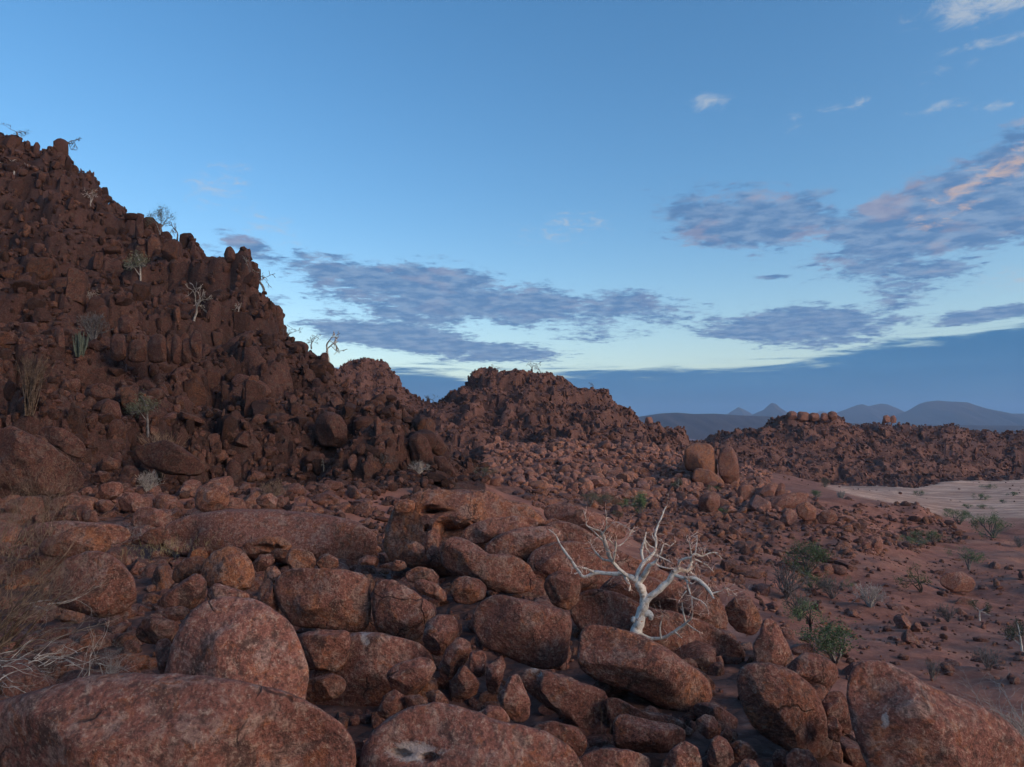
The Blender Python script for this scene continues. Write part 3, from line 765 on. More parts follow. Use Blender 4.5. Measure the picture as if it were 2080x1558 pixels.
    hero('A', 16.8, 'flattened stone above the right half of the split boulder', [(1883, 468), (1930, 438), (1982, 455), (1978, 492), (1900, 496)], 0.5, 0.8, name=T)
    hero('A', 10.9, 'blocky rock under the left half of the split boulder', [(1570, 860), (1700, 832), (1842, 843), (1848, 925), (1822, 1005), (1780, 1060), (1650, 1050), (1590, 990)], 0.35, 0.85, p=3.2)
    hero('A', 9.9, 'dark rounded rock right of the foot of the big dome boulder', [(1612, 1095), (1750, 1066), (1818, 1090), (1822, 1145), (1772, 1200), (1650, 1220), (1600, 1150)], 0.3, 0.7)
    hero('B', 11.2, 'smooth reddish bedrock slab below the split boulder', [(100, 880), (230, 846), (330, 848), (560, 910), (650, 1010), (570, 1150), (380, 1280), (150, 1320), (-100, 1270), (0, 1050)], 0.15, 0.95, 0.5, 2.6, name=S, rough=0.5, pale=[(265, 868, 40, 35)])
    # ---- the eroded outcrop
    hero('B', 20.0, 'big eroded orange outcrop with a dark hollow near its top', [(345, 410), (368, 290), (410, 210), (470, 150), (600, 112), (700, 106), (790, 118), (850, 130), (900, 108), (1000, 140), (1100, 180), (1200, 225), (1290, 300), (1360, 400), (1420, 520), (1380, 620), (1100, 640), (800, 600), (600, 540), (420, 500)], 0.72, 1.02, 0.7, 2.5, 5, rough=1.5, dents=[(610, 190, 62, 17, 1.0), (690, 330, 40, 90, 0.5), (760, 300, 330, 14, 0.35), (1000, 265, 220, 14, 0.35)])
    hero('B', 19.2, 'rounded knob on the upper left shoulder of the orange outcrop', [(412, 200), (430, 160), (480, 142), (525, 160), (528, 195), (480, 218), (430, 218)], 0.6, 0.95)
    hero('B', 18.2, 'long folded lobe of rock across the middle of the orange outcrop', [(765, 320), (830, 275), (940, 240), (1080, 235), (1180, 250), (1215, 285), (1130, 310), (1000, 330), (880, 385), (800, 370)], 0.7, 1.0, 0.7)
    hero('B', 17.5, 'smooth bulging lobe below the long fold of the orange outcrop', [(880, 400), (960, 340), (1080, 300), (1200, 285), (1290, 305), (1320, 350), (1260, 420), (1160, 470), (1000, 480), (900, 450)], 0.6, 1.02, 0.8, 2.4, rough=0.8)
    hero('B', 17.0, 'broad rounded lobe with pale streaks behind the left arm of the white tree', [(1115, 470), (1150, 410), (1240, 370), (1350, 360), (1450, 390), (1510, 470), (1500, 570), (1400, 620), (1250, 610), (1150, 570)], 0.5, 1.0, 0.8, 2.4, rough=0.7)
    hero('B', 19.4, 'pale end lobe at the right of the orange outcrop', [(1205, 270), (1240, 245), (1330, 270), (1420, 320), (1440, 370), (1380, 390), (1290, 340), (1220, 310)], 0.5, 1.05)
    hero('B', 18.0, 'long rounded rock mass running down behind the white tree', [(1150, 330), (1260, 250), (1400, 300), (1520, 380), (1680, 450), (1820, 520), (1940, 600), (2040, 700), (2110, 820), (1950, 880), (1650, 800), (1380, 660), (1210, 520)], 0.45, 0.95, 0.6, 2.5, 5, rough=0.9)
    hero('B', 23.5, 'grey-pink slab behind the orange outcrop', [(1180, 200), (1230, 168), (1330, 170), (1420, 195), (1540, 240), (1640, 290), (1660, 350), (1500, 360), (1350, 330), (1220, 260)], 0.2, 1.15, 0.7, name=S)
    hero('B', 16.0, 'long pitted boulder lying in front of the orange outcrop', [(660, 490), (672, 380), (690, 335), (730, 323), (810, 358), (920, 430), (1060, 445), (1130, 490), (1174, 560), (1152, 625), (1050, 652), (900, 618), (800, 560), (690, 520)], 0.6, 0.92, 0.8, 2.5, 5, rough=1.25)
    hero('B', 16.8, 'round brown knob at the left foot of the orange outcrop', [(456, 432), (480, 385), (530, 368), (577, 400), (578, 442), (530, 480), (480, 468)], 0.65, 0.95)
    hero('B', 17.2, 'small stacked lump between the knob and the long pitted boulder', [(568, 395), (590, 320), (640, 298), (664, 350), (645, 425), (590, 448)], 0.55, 0.9)
    hero('B', 16.6, 'lower lump under the stacked lump by the long pitted boulder', [(582, 430), (610, 385), (650, 395), (668, 450), (650, 505), (600, 490)], 0.5, 0.8)
    hero('B', 14.0, 'oval boulder tucked under the long pitted boulder', [(702, 620), (730, 570), (790, 546), (860, 565), (908, 610), (892, 665), (820, 698), (740, 688)], 0.5, 0.85, rough=0.7)
    hero('B', 14.4, 'flat knobbly boulder above the right half of the split boulder', [(468, 535), (540, 498), (620, 513), (658, 560), (642, 600), (560, 598), (488, 578)], 0.55, 0.95)
    hero('B', 13.6, 'curved slab-like boulder between the flat knobbly boulder and the split boulder', [(512, 592), (560, 563), (640, 588), (693, 640), (690, 692), (620, 668), (550, 640)], 0.55, 0.85)
    hero('B', 15.6, 'small row stone left of the flat knobbly boulder', [(390, 500), (420, 465), (470, 470), (485, 505), (440, 525), (400, 522)], 0.5, 0.9, name=T)
    # ---- centre pile
    hero('B', 11.2, 'large squared boulder in the centre of the pile, left of the dark cleft', [(822, 785), (838, 720), (878, 675), (930, 648), (1050, 668), (1200, 703), (1322, 738), (1358, 790), (1342, 880), (1322, 1002), (1280, 1040), (1150, 1022), (1000, 968), (880, 918), (832, 855)], 0.42, 1.0, 0.8, 3.4, 5, rough=0.7)
    hero('B', 10.4, 'long sloping boulder directly below the white tree, right of the dark cleft', [(1382, 1000), (1398, 810), (1450, 788), (1600, 828), (1740, 868), (1900, 958), (2000, 1028), (2085, 1105), (2108, 1170), (2080, 1225), (2000, 1258), (1900, 1282), (1750, 1200), (1550, 1120), (1420, 1060)], 0.5, 1.0, 0.75, 3.0, 5, rough=0.7)
    hero('B', 11.4, 'angular boulder at the right end of the split boulder', [(567, 885), (590, 790), (640, 748), (720, 753), (768, 800), (768, 875), (722, 950), (650, 980), (588, 958)], 0.2, 0.9, p=3.0)
    hero('B', 10.7, 'tilted block leaning below the angular boulder', [(647, 1045), (690, 940), (760, 868), (823, 905), (818, 965), (772, 1040), (720, 1100), (668, 1100)], 0.3, 0.85, p=3.4)
    hero('B', 10.4, 'small pale squarish stone in the middle of the dark gap', [(808, 1002), (818, 950), (880, 943), (903, 980), (898, 1055), (870, 1092), (818, 1066)], 0.45, 1.1, p=3.0, name=T)
    hero('B', 10.2, 'narrow upright stone under the large squared boulder', [(902, 1020), (960, 988), (1002, 1010), (992, 1085), (952, 1178), (908, 1158), (898, 1080)], 0.3, 0.85, p=3.0, name=T)
    hero('B', 9.9, 'four-sided pointed stone below the pale squarish stone', [(712, 1115), (775, 1013), (822, 1050), (868, 1120), (852, 1176), (790, 1212), (728, 1188)], 0.45, 0.95, p=3.2, name=T)
    hero('B', 10.0, 'oval tan boulder lying on the bedrock slab', [(377, 1072), (430, 1010), (540, 978), (600, 983), (643, 1030), (592, 1118), (490, 1178), (408, 1158)], 0.35, 1.05, rough=0.8)
    hero('B', 9.0, 'teardrop-shaped upright stone left of the long tilted slab', [(962, 1190), (1020, 1090), (1070, 1063), (1097, 1120), (1133, 1220), (1134, 1298), (1080, 1325), (1008, 1290)], 0.1, 1.05, p=2.4, name=T)
    hero('B', 9.6, 'long tilted slab running below the large squared boulder', [(1072, 1065), (1105, 1022), (1250, 1058), (1400, 1108), (1532, 1158), (1553, 1265), (1538, 1398), (1450, 1380), (1290, 1290), (1180, 1218), (1085, 1120)], 0.3, 0.92, 0.7, 3.0, 5, S, pale=[(1130, 1045, 45, 22)])
    hero('B', 9.4, 'layered slab under the long sloping boulder', [(1525, 1160), (1700, 1255), (1850, 1278), (1962, 1330), (1985, 1400), (1800, 1370), (1600, 1350), (1545, 1300)], 0.45, 0.85, 0.9, 3.0, name=S)
    hero('B', 8.6, 'squared dark block near the bottom edge below the layered slab', [(1570, 1315), (1620, 1278), (1800, 1318), (1952, 1348), (1960, 1425), (1850, 1480), (1700, 1490), (1575, 1450)], 0.3, 0.85, 0.9, 3.6)
    hero('B', 6.8, 'front boulder with a pale scooped hollow holding two dark holes', [(225, 1560), (280, 1400), (380, 1310), (520, 1230), (640, 1223), (800, 1270), (1000, 1330), (1200, 1370), (1330, 1430), (1425, 1560), (1320, 1800), (700, 1900), (300, 1800)], 0.35, 1.08, 0.7, 2.5, 5, rough=0.55, dents=[(500, 1450, 150, 80, 0.05), (445, 1455, 60, 24, 0.12), (602, 1490, 48, 26, 0.12)], pale=[(490, 1450, 200, 110)])
    hero('B', 6.9, 'thin flake split off the left side of the front hollowed boulder', [(105, 1600), (150, 1500), (210, 1435), (268, 1400), (262, 1480), (225, 1620), (140, 1690)], 0.3, 0.95)
    hero('B', 9.2, 'left stone of the row behind the front hollowed boulder', [(325, 1280), (360, 1188), (420, 1152), (482, 1178), (478, 1255), (400, 1320)], 0.2, 0.9, name=T)
    hero('B', 9.1, 'middle stone of the row behind the front hollowed boulder', [(466, 1188), (550, 1172), (593, 1210), (585, 1265), (500, 1280)], 0.2, 0.9, name=T)
    hero('B', 9.2, 'right stone of the row behind the front hollowed boulder', [(578, 1162), (650, 1148), (708, 1210), (695, 1246), (610, 1238)], 0.3, 0.85, name=T)
    hero('B', 8.4, 'low tan stone poking up behind the front hollowed boulder', [(838, 1280), (920, 1230), (980, 1243), (1033, 1312), (980, 1345), (860, 1330)], 0.4, 1.05, name=T)
    hero('B', 8.2, 'broken slab right of the front hollowed boulder', [(1130, 1345), (1250, 1313), (1380, 1350), (1432, 1420), (1400, 1510), (1250, 1480)], 0.2, 0.95, name=S)
    hero('B', 7.6, 'flat tan slab at the bottom edge under the squared dark block', [(1390, 1500), (1500, 1455), (1660, 1465), (1780, 1510), (1760, 1600), (1500, 1650), (1380, 1600)], 0.3, 1.0, name=S)
    # ---- behind the tree
    hero('B', 13.2, 'pitted round boulder behind the large squared boulder', [(1202, 605), (1230, 545), (1300, 512), (1380, 535), (1405, 600), (1395, 690), (1330, 740), (1240, 700)], 0.55, 0.88, rough=1.3)
    hero('B', 13.6, 'long dark grey slab at the foot of the white tree', [(1330, 680), (1450, 605), (1620, 655), (1750, 705), (1900, 738), (2060, 798), (2180, 868), (2285, 930), (2312, 1000), (2200, 1040), (2050, 1050), (1800, 1000), (1500, 900), (1350, 800)], 0.15, 0.9, 0.6, 2.6, 5, S, rough=0.7)
    hero('B', 16.4, 'dark lobe of rock behind the trunk of the white tree', [(1485, 630), (1560, 558), (1700, 536), (1850, 588), (1912, 690), (1905, 760), (1700, 760), (1520, 710)], 0.45, 0.85, 0.8)
    hero('C', 15.6, 'tall rounded rock right of the white tree', [(245, 690), (300, 608), (380, 586), (450, 628), (492, 700), (520, 790), (480, 850), (350, 810), (260, 760)], 0.5, 0.9, 0.8)
    hero('C', 17.2, 'crumbling rust-coloured rock at the right edge of the ridge', [(495, 710), (560, 648), (640, 650), (665, 720), (693, 800), (645, 860), (560, 840), (510, 790)], 0.7, 0.75, rough=1.4)
    hero('C', 13.0, 'light grey pointed stone standing on the ridge right of the white tree', [(645, 910), (688, 850), (694, 780), (720, 763), (782, 798), (802, 850), (832, 910), (870, 1010), (760, 1050), (655, 1020)], 0.0, 1.25, 0.7, 2.6, rough=0.6)
    hero('C', 11.4, 'broad grey-brown rock behind the egg-shaped boulder', [(820, 1030), (920, 948), (1000, 958), (1083, 1010), (1095, 1095), (1035, 1165), (980, 1185), (880, 1120)], 0.2, 0.95)
    hero('C', 8.8, 'egg-shaped boulder leaning to the right between the sloping boulder and the corner boulder', [(552, 1100), (570, 1030), (620, 998), (720, 1008), (840, 1038), (950, 1118), (1002, 1200), (1042, 1320), (1068, 1430), (1042, 1498), (970, 1522), (850, 1490), (720, 1410), (638, 1340), (588, 1240)], 0.48, 1.02, 0.8, 2.5, 5, rough=0.7)
    hero('C', 7.3, 'huge boulder with orange streaks in the bottom right corner', [(1123, 1110), (1140, 1020), (1200, 983), (1320, 983), (1400, 1018), (1560, 1108), (1750, 1188), (1900, 1258), (2000, 1338), (2085, 1440), (2220, 1620), (2220, 1850), (1800, 1950), (1400, 1850), (1240, 1520), (1175, 1300)], 0.55, 1.08, 0.62, 2.8, 5, rough=0.6, pale=[(1315, 1310, 32, 55)])
    hero('C', 9.0, 'dark stone wedged between the egg-shaped boulder and the corner boulder', [(1008, 1225), (1040, 1158), (1110, 1158), (1160, 1220), (1165, 1390), (1080, 1360), (1028, 1290)], 0.1, 0.85, name=T)
    hero('C', 8.5, 'grey stone below the wedged dark stone', [(1036, 1300), (1080, 1288), (1118, 1350), (1105, 1430), (1045, 1410)], 0.1, 0.95, name=T)
    hero('C', 8.6, 'small angular stone highest in the gap below the sloping boulder', [(346, 1315), (390, 1278), (440, 1288), (483, 1350), (473, 1398), (410, 1410), (356, 1370)], 0.1, 0.95, p=3.0, name=T)
    hero('C', 8.3, 'smallest stone right of the angular stone in the gap', [(478, 1385), (505, 1348), (540, 1370), (538, 1415), (500, 1428)], 0.15, 0.95, name=T)
    hero('C', 7.8, 'upright oval stone at the bottom edge below the gap', [(408, 1485), (430, 1410), (470, 1388), (512, 1410), (543, 1480), (545, 1540), (480, 1575), (416, 1550)], 0.25, 1.0, name=T)
    hero('C', 7.9, 'wedge stone right of the upright oval stone', [(522, 1442), (570, 1412), (620, 1428), (673, 1490), (668, 1535), (560, 1525)], 0.25, 0.95, name=T)
    hero('C', 7.5, 'rounded stone at the bottom edge left of the upright oval stone', [(160, 1550), (220, 1450), (290, 1418), (352, 1450), (378, 1535), (365, 1620), (195, 1620)], 0.2, 1.0, name=T)
    hero('C', 7.9, 'small brown stone at the foot of the egg-shaped boulder', [(748, 1505), (775, 1462), (818, 1468), (836, 1520), (820, 1580), (760, 1570)], 0.5, 0.75, name=T)
    hero('C', 7.6, 'tan stone under the right foot of the egg-shaped boulder', [(818, 1500), (860, 1455), (940, 1470), (995, 1540), (990, 1620), (840, 1610)], 0.3, 0.95, name=T)
    hero('C', 7.3, 'low stone at the bottom edge below the wedge stone', [(562, 1560), (600, 1512), (660, 1520), (690, 1570), (680, 1630), (570, 1630)], 0.2, 0.95, name=T)
    # ---- middle distance
    hero('H', 116, 'left of the twin tall orange tors', [(283, 720), (292, 655), (345, 623), (412, 628), (448, 658), (462, 740), (462, 805), (400, 795), (300, 770)], 0.65, 0.82, 0.9, 3.8, rough=1.4)
    hero('H', 116, 'right of the twin tall orange tors, a narrow standing slab', [(463, 720), (472, 660), (502, 638), (542, 650), (567, 700), (578, 805), (552, 850), (500, 845), (472, 790)], 0.65, 0.8, 0.9, 3.8, rough=1.4)
    hero('H', 113, 'orange block at the foot of the twin tors', [(326, 805), (350, 762), (440, 782), (492, 830), (498, 878), (460, 900), (400, 872), (340, 850)], 0.75, 0.9, 0.9, 3.4, rough=1.2)
    hero('H', 84, 'dark ball boulder on the rise below the twin tors', [(357, 952), (380, 898), (430, 883), (472, 910), (474, 965), (440, 1006), (388, 1006)], 0.2, 0.9)
    hero('H', 96, 'leaning boulder, tallest of the cluster right of the dark ball boulder', [(662, 912), (700, 858), (760, 828), (788, 850), (764, 915), (720, 948)], 0.3, 1.0)
    hero('H', 96, 'thin slab propped on the right of the leaning boulder', [(756, 905), (775, 852), (800, 836), (818, 850), (812, 905), (785, 930)], 0.3, 1.0)
    hero('H', 97, 'low rounded boulder left of the leaning boulder', [(548, 895), (580, 850), (630, 842), (662, 870), (660, 925), (600, 935)], 0.35, 0.95)
    hero('H', 88, 'long fallen column boulder below the leaning boulder', [(716, 965), (750, 918), (850, 888), (928, 882), (940, 940), (880, 968), (800, 998), (738, 1008)], 0.3, 0.95)
    hero('H', 78, 'round boulder at the foot of the fallen column boulder', [(783, 1032), (830, 966), (883, 1000), (878, 1055), (840, 1080), (798, 1068)], 0.3, 0.95)
    hero('H', 80, 'brown boulder right of the fallen column boulder', [(872, 962), (930, 933), (983, 970), (980, 1035), (920, 1040), (884, 1010)], 0.5, 0.85)
    hero('H', 76, 'broad flat boulder right of the round boulder on the rubble slope', [(982, 1020), (1020, 980), (1075, 985), (1098, 1030), (1060, 1055), (1000, 1055)], 0.25, 1.0)
    hero('H', 57, 'big grainy boulder alone on the red valley floor', [(1626, 1345), (1660, 1303), (1740, 1302), (1802, 1335), (1828, 1382), (1790, 1418), (1700, 1415), (1638, 1380)], 0.25, 0.95, 0.95)
    hero('H', 52, 'smaller boulder below the big grainy boulder on the valley floor', [(1706, 1472), (1740, 1437), (1800, 1442), (1833, 1492), (1790, 1522), (1728, 1514)], 0.3, 0.95)
    hero('H', 67, 'pale balanced boulder on top of the small pile at the edge of the valley floor', [(1262, 1150), (1280, 1124), (1318, 1120), (1337, 1150), (1328, 1190), (1312, 1222), (1290, 1190)], 0.3, 1.25)
    hero('H', 67, 'pale boulder left of the balanced boulder in the small pile', [(1218, 1160), (1240, 1132), (1275, 1140), (1285, 1178), (1255, 1200), (1225, 1190)], 0.3, 1.15)
    hero('H', 65.5, 'brown boulder at the bottom of the small pile under the balanced boulder', [(1178, 1260), (1200, 1222), (1250, 1222), (1272, 1260), (1260, 1300), (1205, 1300)], 0.45, 0.9)
    hero('H', 63, 'rust-red boulder at the foot of the small pile', [(1120, 1315), (1150, 1287), (1200, 1300), (1225, 1335), (1200, 1352), (1140, 1345)], 0.8, 0.8)
    hero('H', 45, 'low double boulder on the valley floor beyond the green bush', [(1405, 1605), (1430, 1585), (1480, 1595), (1545, 1618), (1595, 1640), (1560, 1655), (1470, 1645)], 0.3, 0.9)
    hero('H', 38, 'low dark boulder beside the green bush behind the corner boulder', [(1262, 1695), (1300, 1682), (1350, 1690), (1412, 1722), (1400, 1750), (1300, 1745)], 0.3, 0.8)
    hero('H', 232, 'square block standing on the right skyline of the middle hill', [(74, 525), (82, 492), (115, 490), (124, 525), (125, 575), (78, 570)], 0.6, 1.2, 0.9, 3.4, 3)
    hero('H', 300, 'left block of the pair on the crest of the right hill', [(1328, 515), (1335, 485), (1355, 478), (1372, 490), (1372, 520), (1340, 525)], 0.5, 1.0, 0.9, 3.0, 3)
    hero('H', 300, 'right block of the pair on the crest of the right hill', [(1370, 515), (1374, 486), (1392, 480), (1405, 500), (1402, 522), (1380, 525)], 0.5, 1.0, 0.9, 3.0, 3)
    for i, (x0, x1, y0, y1, lb) in enumerate([(830, 880, 458, 500, 'leftmost castle-like block on the top of the right hill'), (878, 945, 462, 505, 'second castle-like block on the top of the right hill'), (940, 1000, 468, 505, 'third castle-like block on the top of the right hill'), (1000, 1050, 468, 505, 'fourth castle-like block on the top of the right hill'), (1040, 1092, 460, 500, 'rightmost castle-like block on the top of the right hill')]):
        hero('H', 299, lb, [(x0, y1), (x0 + 4, y0 + 6), (x0 + 18, y0), (x1 - 14, y0 + 2), (x1, y0 + 12), (x1, y1), ((x0 + x1) / 2, y1 + 10)], 0.5, 0.95, 0.9, 3.4, 3)
    # ---- left slope
    hero('E', 34.5, 'long fallen column boulder on the left slope', [(192, 572), (230, 543), (330, 548), (400, 588), (453, 640), (445, 705), (370, 700), (300, 650), (218, 600)], 0.25, 0.95, 0.8, 3.0)
    hero('E', 33, 'low oval boulder left of the fallen column on the left slope', [(62, 602), (100, 568), (150, 588), (163, 632), (100, 648)], 0.4, 0.85)
    hero('E', 33.5, 'rounded boulder against the left end of the fallen column', [(158, 610), (185, 580), (240, 600), (268, 640), (220, 652), (170, 640)], 0.4, 0.8)
    hero('E', 34, 'brown angular boulder below the fallen column', [(508, 742), (560, 688), (622, 720), (628, 765), (540, 782)], 0.6, 0.85, p=3.0)
    hero('E', 33, 'smooth mauve boulder below the brown angular boulder', [(486, 805), (520, 773), (572, 778), (585, 812), (550, 838), (500, 835)], 0.1, 0.95)
    hero('E', 29, 'wide smooth bedrock dome at the left edge under the slope', [(-120, 720), (-40, 560), (50, 540), (130, 570), (250, 640), (370, 720), (440, 800), (450, 870), (300, 900), (0, 920), (-150, 900)], 0.3, 0.58, 0.4, 3.2, 5, S, rough=1.1)
    hero('E', 41, 'sloping bedrock face above the green-topped shrub', [(690, 680), (760, 630), (860, 612), (960, 650), (1030, 700), (1100, 760), (1050, 800), (900, 790), (760, 750)], 0.25, 0.8, 0.7, name=S)
    hero('E', 52, 'tall round-headed boulder in the cliff at the right of the left slope', [(1660, 570), (1680, 490), (1740, 463), (1800, 480), (1833, 540), (1834, 630), (1780, 660), (1690, 640)], 0.45, 0.9, 0.9)
    hero('E', 62, 'big slanting boulder near the top of the lower cliff on the left slope', [(1210, 302), (1260, 258), (1340, 283), (1412, 320), (1443, 372), (1380, 398), (1290, 388)], 0.45, 0.85)
    hero('E', 46, 'squared boulder in the middle of the left slope', [(440, 375), (460, 325), (530, 315), (605, 335), (615, 380), (560, 410), (470, 405)], 0.45, 0.85, p=3.0)
    hero('E', 45, 'wide pale-topped boulder below the squared boulder on the left slope', [(480, 470), (510, 410), (570, 392), (630, 420), (640, 500), (560, 525), (490, 510)], 0.45, 0.88, p=2.8)
    hero('G', 51, 'upper rounded boulder overhanging the right edge of the left slope', [(555, 605), (600, 566), (672, 608), (695, 662), (662, 702), (610, 678)], 0.35, 0.75)
    hero('G', 50, 'steep grey slab at the right edge of the left slope', [(485, 600), (540, 565), (590, 600), (620, 680), (628, 770), (560, 790), (510, 720)], 0.2, 0.85, name=S)
    hero('G', 49, 'boulder under the overhanging one at the right edge of the left slope', [(622, 700), (680, 695), (725, 750), (750, 810), (700, 820), (640, 770)], 0.25, 0.8)
    hero('D', 86, 'egg-shaped stone balanced on the brink of the upper cliff', [(1178, 675), (1195, 633), (1220, 627), (1244, 665), (1240, 720), (1192, 715)], 0.4, 0.85, lvl=3)
    hero('D', 98, 'finger-like pinnacle on the skyline beside the flat-topped tree', [(712, 580), (716, 500), (730, 463), (748, 470), (757, 520), (757, 600), (730, 620)], 0.3, 0.75, p=3.0, lvl=3)
    # columns of the cliff band above the terrace
    cols = [(40, 110, 55, 190), (105, 200, -10, 60), (130, 280, 55, 185), (285, 340, 10, 180), (585, 665, 45, 185), (625, 705, -45, 45), (672, 770, 85, 195), (782, 880, 55, 195), (880, 905, 40, 210), (905, 960, 60, 205), (960, 1010, 70, 200), (1005, 1062, 30, 195)]
    words = ['leftmost tall brown block', 'flat block resting above the tall brown block', 'wide dark squared block', 'narrow block right of the wide dark one', 'brown block left of the three rounded columns', 'rounded block crowning the columns', 'first rounded column', 'second rounded column with a pale face', 'thin sliver column', 'column just right of the thin sliver', 'sixth column of the row', 'rightmost column of the row']
    for (x0, x1, y0, y1), wd in zip(cols, words):
        w = x1 - x0; h = y1 - y0
        hero('E', 55.5, wd + ' in the cliff band above the terrace', [(x0, y1), (x0 - 2, y0 + h * 0.3), (x0 + w * 0.2, y0 + h * 0.05), (x0 + w * 0.6, y0), (x1 - w * 0.05, y0 + h * 0.15), (x1 + 2, y0 + h * 0.6), (x1, y1), (x0 + w * 0.5, y1 + h * 0.08)], 0.4, 0.85, 0.9, 3.2, 3)

heroes()
HP = np.array(HERO_POS); HZ = np.array(HERO_Z)
N_HERO = len(HERO_POS)

# ------------------------------------------------------------------ loose rocks
def rock_templates(level, n, seed, p_lo=2.6, p_hi=5.5, cuts=11):
    out = []
    for k in range(n):
        rs = np.random.default_rng(seed + k)
        v, f = ico(level)
        p = rs.uniform(p_lo, p_hi)
        rr = (np.abs(v) ** p).sum(1) ** (-1 / p)
        q = v * rr[:, None]
        q = q * (1 + 0.16 * fbm(v * 1.3 + k * 9.1, 2, seed + k))[:, None]
        for c in range(cuts):
            nn = rs.normal(size=3); nn /= np.linalg.norm(nn)
            lim = rs.uniform(0.55, 0.88) * (q @ nn).max()
            e = np.maximum(q @ nn - lim, 0)
            q = q - nn * (e * 0.96)[:, None]
        if level >= 3: q = q * (1 + 0.03 * fbm(v * 5 + k, 2, seed + 50 + k))[:, None]
        q = q / np.abs(q).max(0)
        out.append((q * 0.5, f))
    return out

TPL = {k_: rock_templates(k_, 12, 200 + 100 * k_) for k_ in (1, 2, 3, 4)}
for L_ in (1, 2, 3, 4): TPL[L_] += rock_templates(L_, 8, 600 + L_ * 20, 5.0, 9.0, 5)          # squarer joint blocks for the cliffs

def rotz(a, tx, ty):
    ca, sa = np.cos(a), np.sin(a); cx, sx = np.cos(tx), np.sin(tx); cy, sy = np.cos(ty), np.sin(ty)
    n = len(a); Rz = np.zeros((n, 3, 3)); Rx = np.zeros((n, 3, 3)); Ry = np.zeros((n, 3, 3))
    Rz[:, 0, 0] = ca; Rz[:, 0, 1] = -sa; Rz[:, 1, 0] = sa; Rz[:, 1, 1] = ca; Rz[:, 2, 2] = 1
    Rx[:, 0, 0] = 1; Rx[:, 1, 1] = cx; Rx[:, 1, 2] = -sx; Rx[:, 2, 1] = sx; Rx[:, 2, 2] = cx
    Ry[:, 1, 1] = 1; Ry[:, 0, 0] = cy; Ry[:, 0, 2] = sy; Ry[:, 2, 0] = -sy; Ry[:, 2, 2] = cy
    return np.einsum('nij,njk,nkl->nil', Rx, Ry, Rz)

class Rocks: pass
def scatter(n, px0, px1, d0, d1, s_lo, s_hi, power, zones, keep=None, cliff=True, sink=0.25, tag=0, hue=(0.1, 0.7), val=(0.75, 1.1), elong=(0.6, 1.45)):
    """n candidate rocks spread evenly over the ground between two directions and two distances"""
    d = np.sqrt(RNG.uniform(d0 ** 2, d1 ** 2, n)); px = RNG.uniform(px0, px1, n)
    x = (px - 1040) / F * d; y = d
    zn = zone(px, d); ok = np.isin(zn, zones)
    if keep is not None: ok &= keep(px, d, x, y)
    x, y, d, px, zn = x[ok], y[ok], d[ok], px[ok], zn[ok]
    n = len(x)
    u = RNG.uniform(0, 1, n)
    s = (s_lo ** (1 - power) + u * (s_hi ** (1 - power) - s_lo ** (1 - power))) ** (1 / (1 - power))
    s = np.minimum(s, 0.030 * d) if d1 > 100 else s
    z = height(x, y)
    e = 0.7
    slope = np.hypot(height(x + e, y) - height(x - e, y), height(x, y + e) - height(x, y - e)) / (2 * e)
    sc = s[:, None] * RNG.uniform(elong[0], elong[1], (n, 3)); sc[:, 2] *= 0.8
    if cliff:
        st = sstep(0.9, 1.8, slope)
        sc[:, 2] *= 1 + st * RNG.uniform(0.3, 1.6, n)
    tiltv = np.where(slope > 1.2, 0.12, 0.5)
    joint = 0.5 + 0.25 * np.sin(x * 0.05) + RNG.choice([0, math.pi / 2], n) + RNG.normal(0, 0.14, n)     # cliff blocks share their joint directions
    Rm = rotz(np.where(slope > 1.0, joint, RNG.uniform(0, 6.283, n)), RNG.normal(0, 1, n) * tiltv * 0.5, RNG.normal(0, 1, n) * tiltv * 0.5)
    r = Rocks()
    r.pos = np.stack([x, y, z + sc[:, 2] * (0.5 - sink) * 0.8], 1); r.sc = sc; r.R = Rm; r.d = d; r.px = px
    r.hue = RNG.uniform(hue[0], hue[1], n); r.val = RNG.uniform(val[0], val[1], n); r.tag = np.full(n, tag); r.zn = zn
    r.size = s / d * F; r.steep = slope > 1.1
    return r

def free_of_heroes(px, d, x, y):
    ok = np.ones(len(x), bool)
    for hx, hy, hr, hd in HP:
        if hd < 60: ok &= (np.hypot(x - hx, y - hy) > hr * 0.55)
    return ok
def clumpy(lo, hi, sc, seed):
    def k(px, d, x, y):
        g = fbm(np.stack([x * sc, y * sc, np.zeros_like(x)], 1), 3, seed)
        return (RNG.uniform(lo, hi, len(x)) < g) & free_of_heroes(px, d, x, y)
    return k
def ridge_side(px, d, x, y):
    lim = np.interp(px, [-500, 900, 1200, 1500, 1720, 2080, 2400], [60, 40, 24, 17, 12.5, 10, 8])
    return (d < lim) & free_of_heroes(px, d, x, y)
def slope_side(px, d, x, y):
    lim = np.interp(px, [-500, 900, 1200, 1500, 1720, 2080, 2400], [60, 40, 24, 17, 12.5, 10, 8])
    g = fbm(np.stack([x * 0.03, y * 0.03, np.zeros_like(x)], 1), 3, 8)
    edge = np.interp(px, [900, 1400, 1560, 1700, 1850, 1900], [30, 48, 62, 66, 84, 95])
    return (d > lim) & (RNG.uniform(-0.9, 0.25, len(x)) < g) & (d > edge - 6)
def floor_side(px, d, x, y):
    edge = np.interp(px, [900, 1400, 1560, 1700, 1850, 1900, 2400], [30, 48, 62, 66, 84, 95, 90])
    g = fbm(np.stack([x * 0.06, y * 0.06, np.zeros_like(x)], 1), 3, 9)
    lim = np.interp(px, [-500, 900, 1200, 1500, 1720, 2080, 2400], [60, 40, 24, 17, 12.5, 10, 8])
    return (d < edge) & (d > lim + 3) & (RNG.uniform(-0.55, 1.0, len(x)) < g)

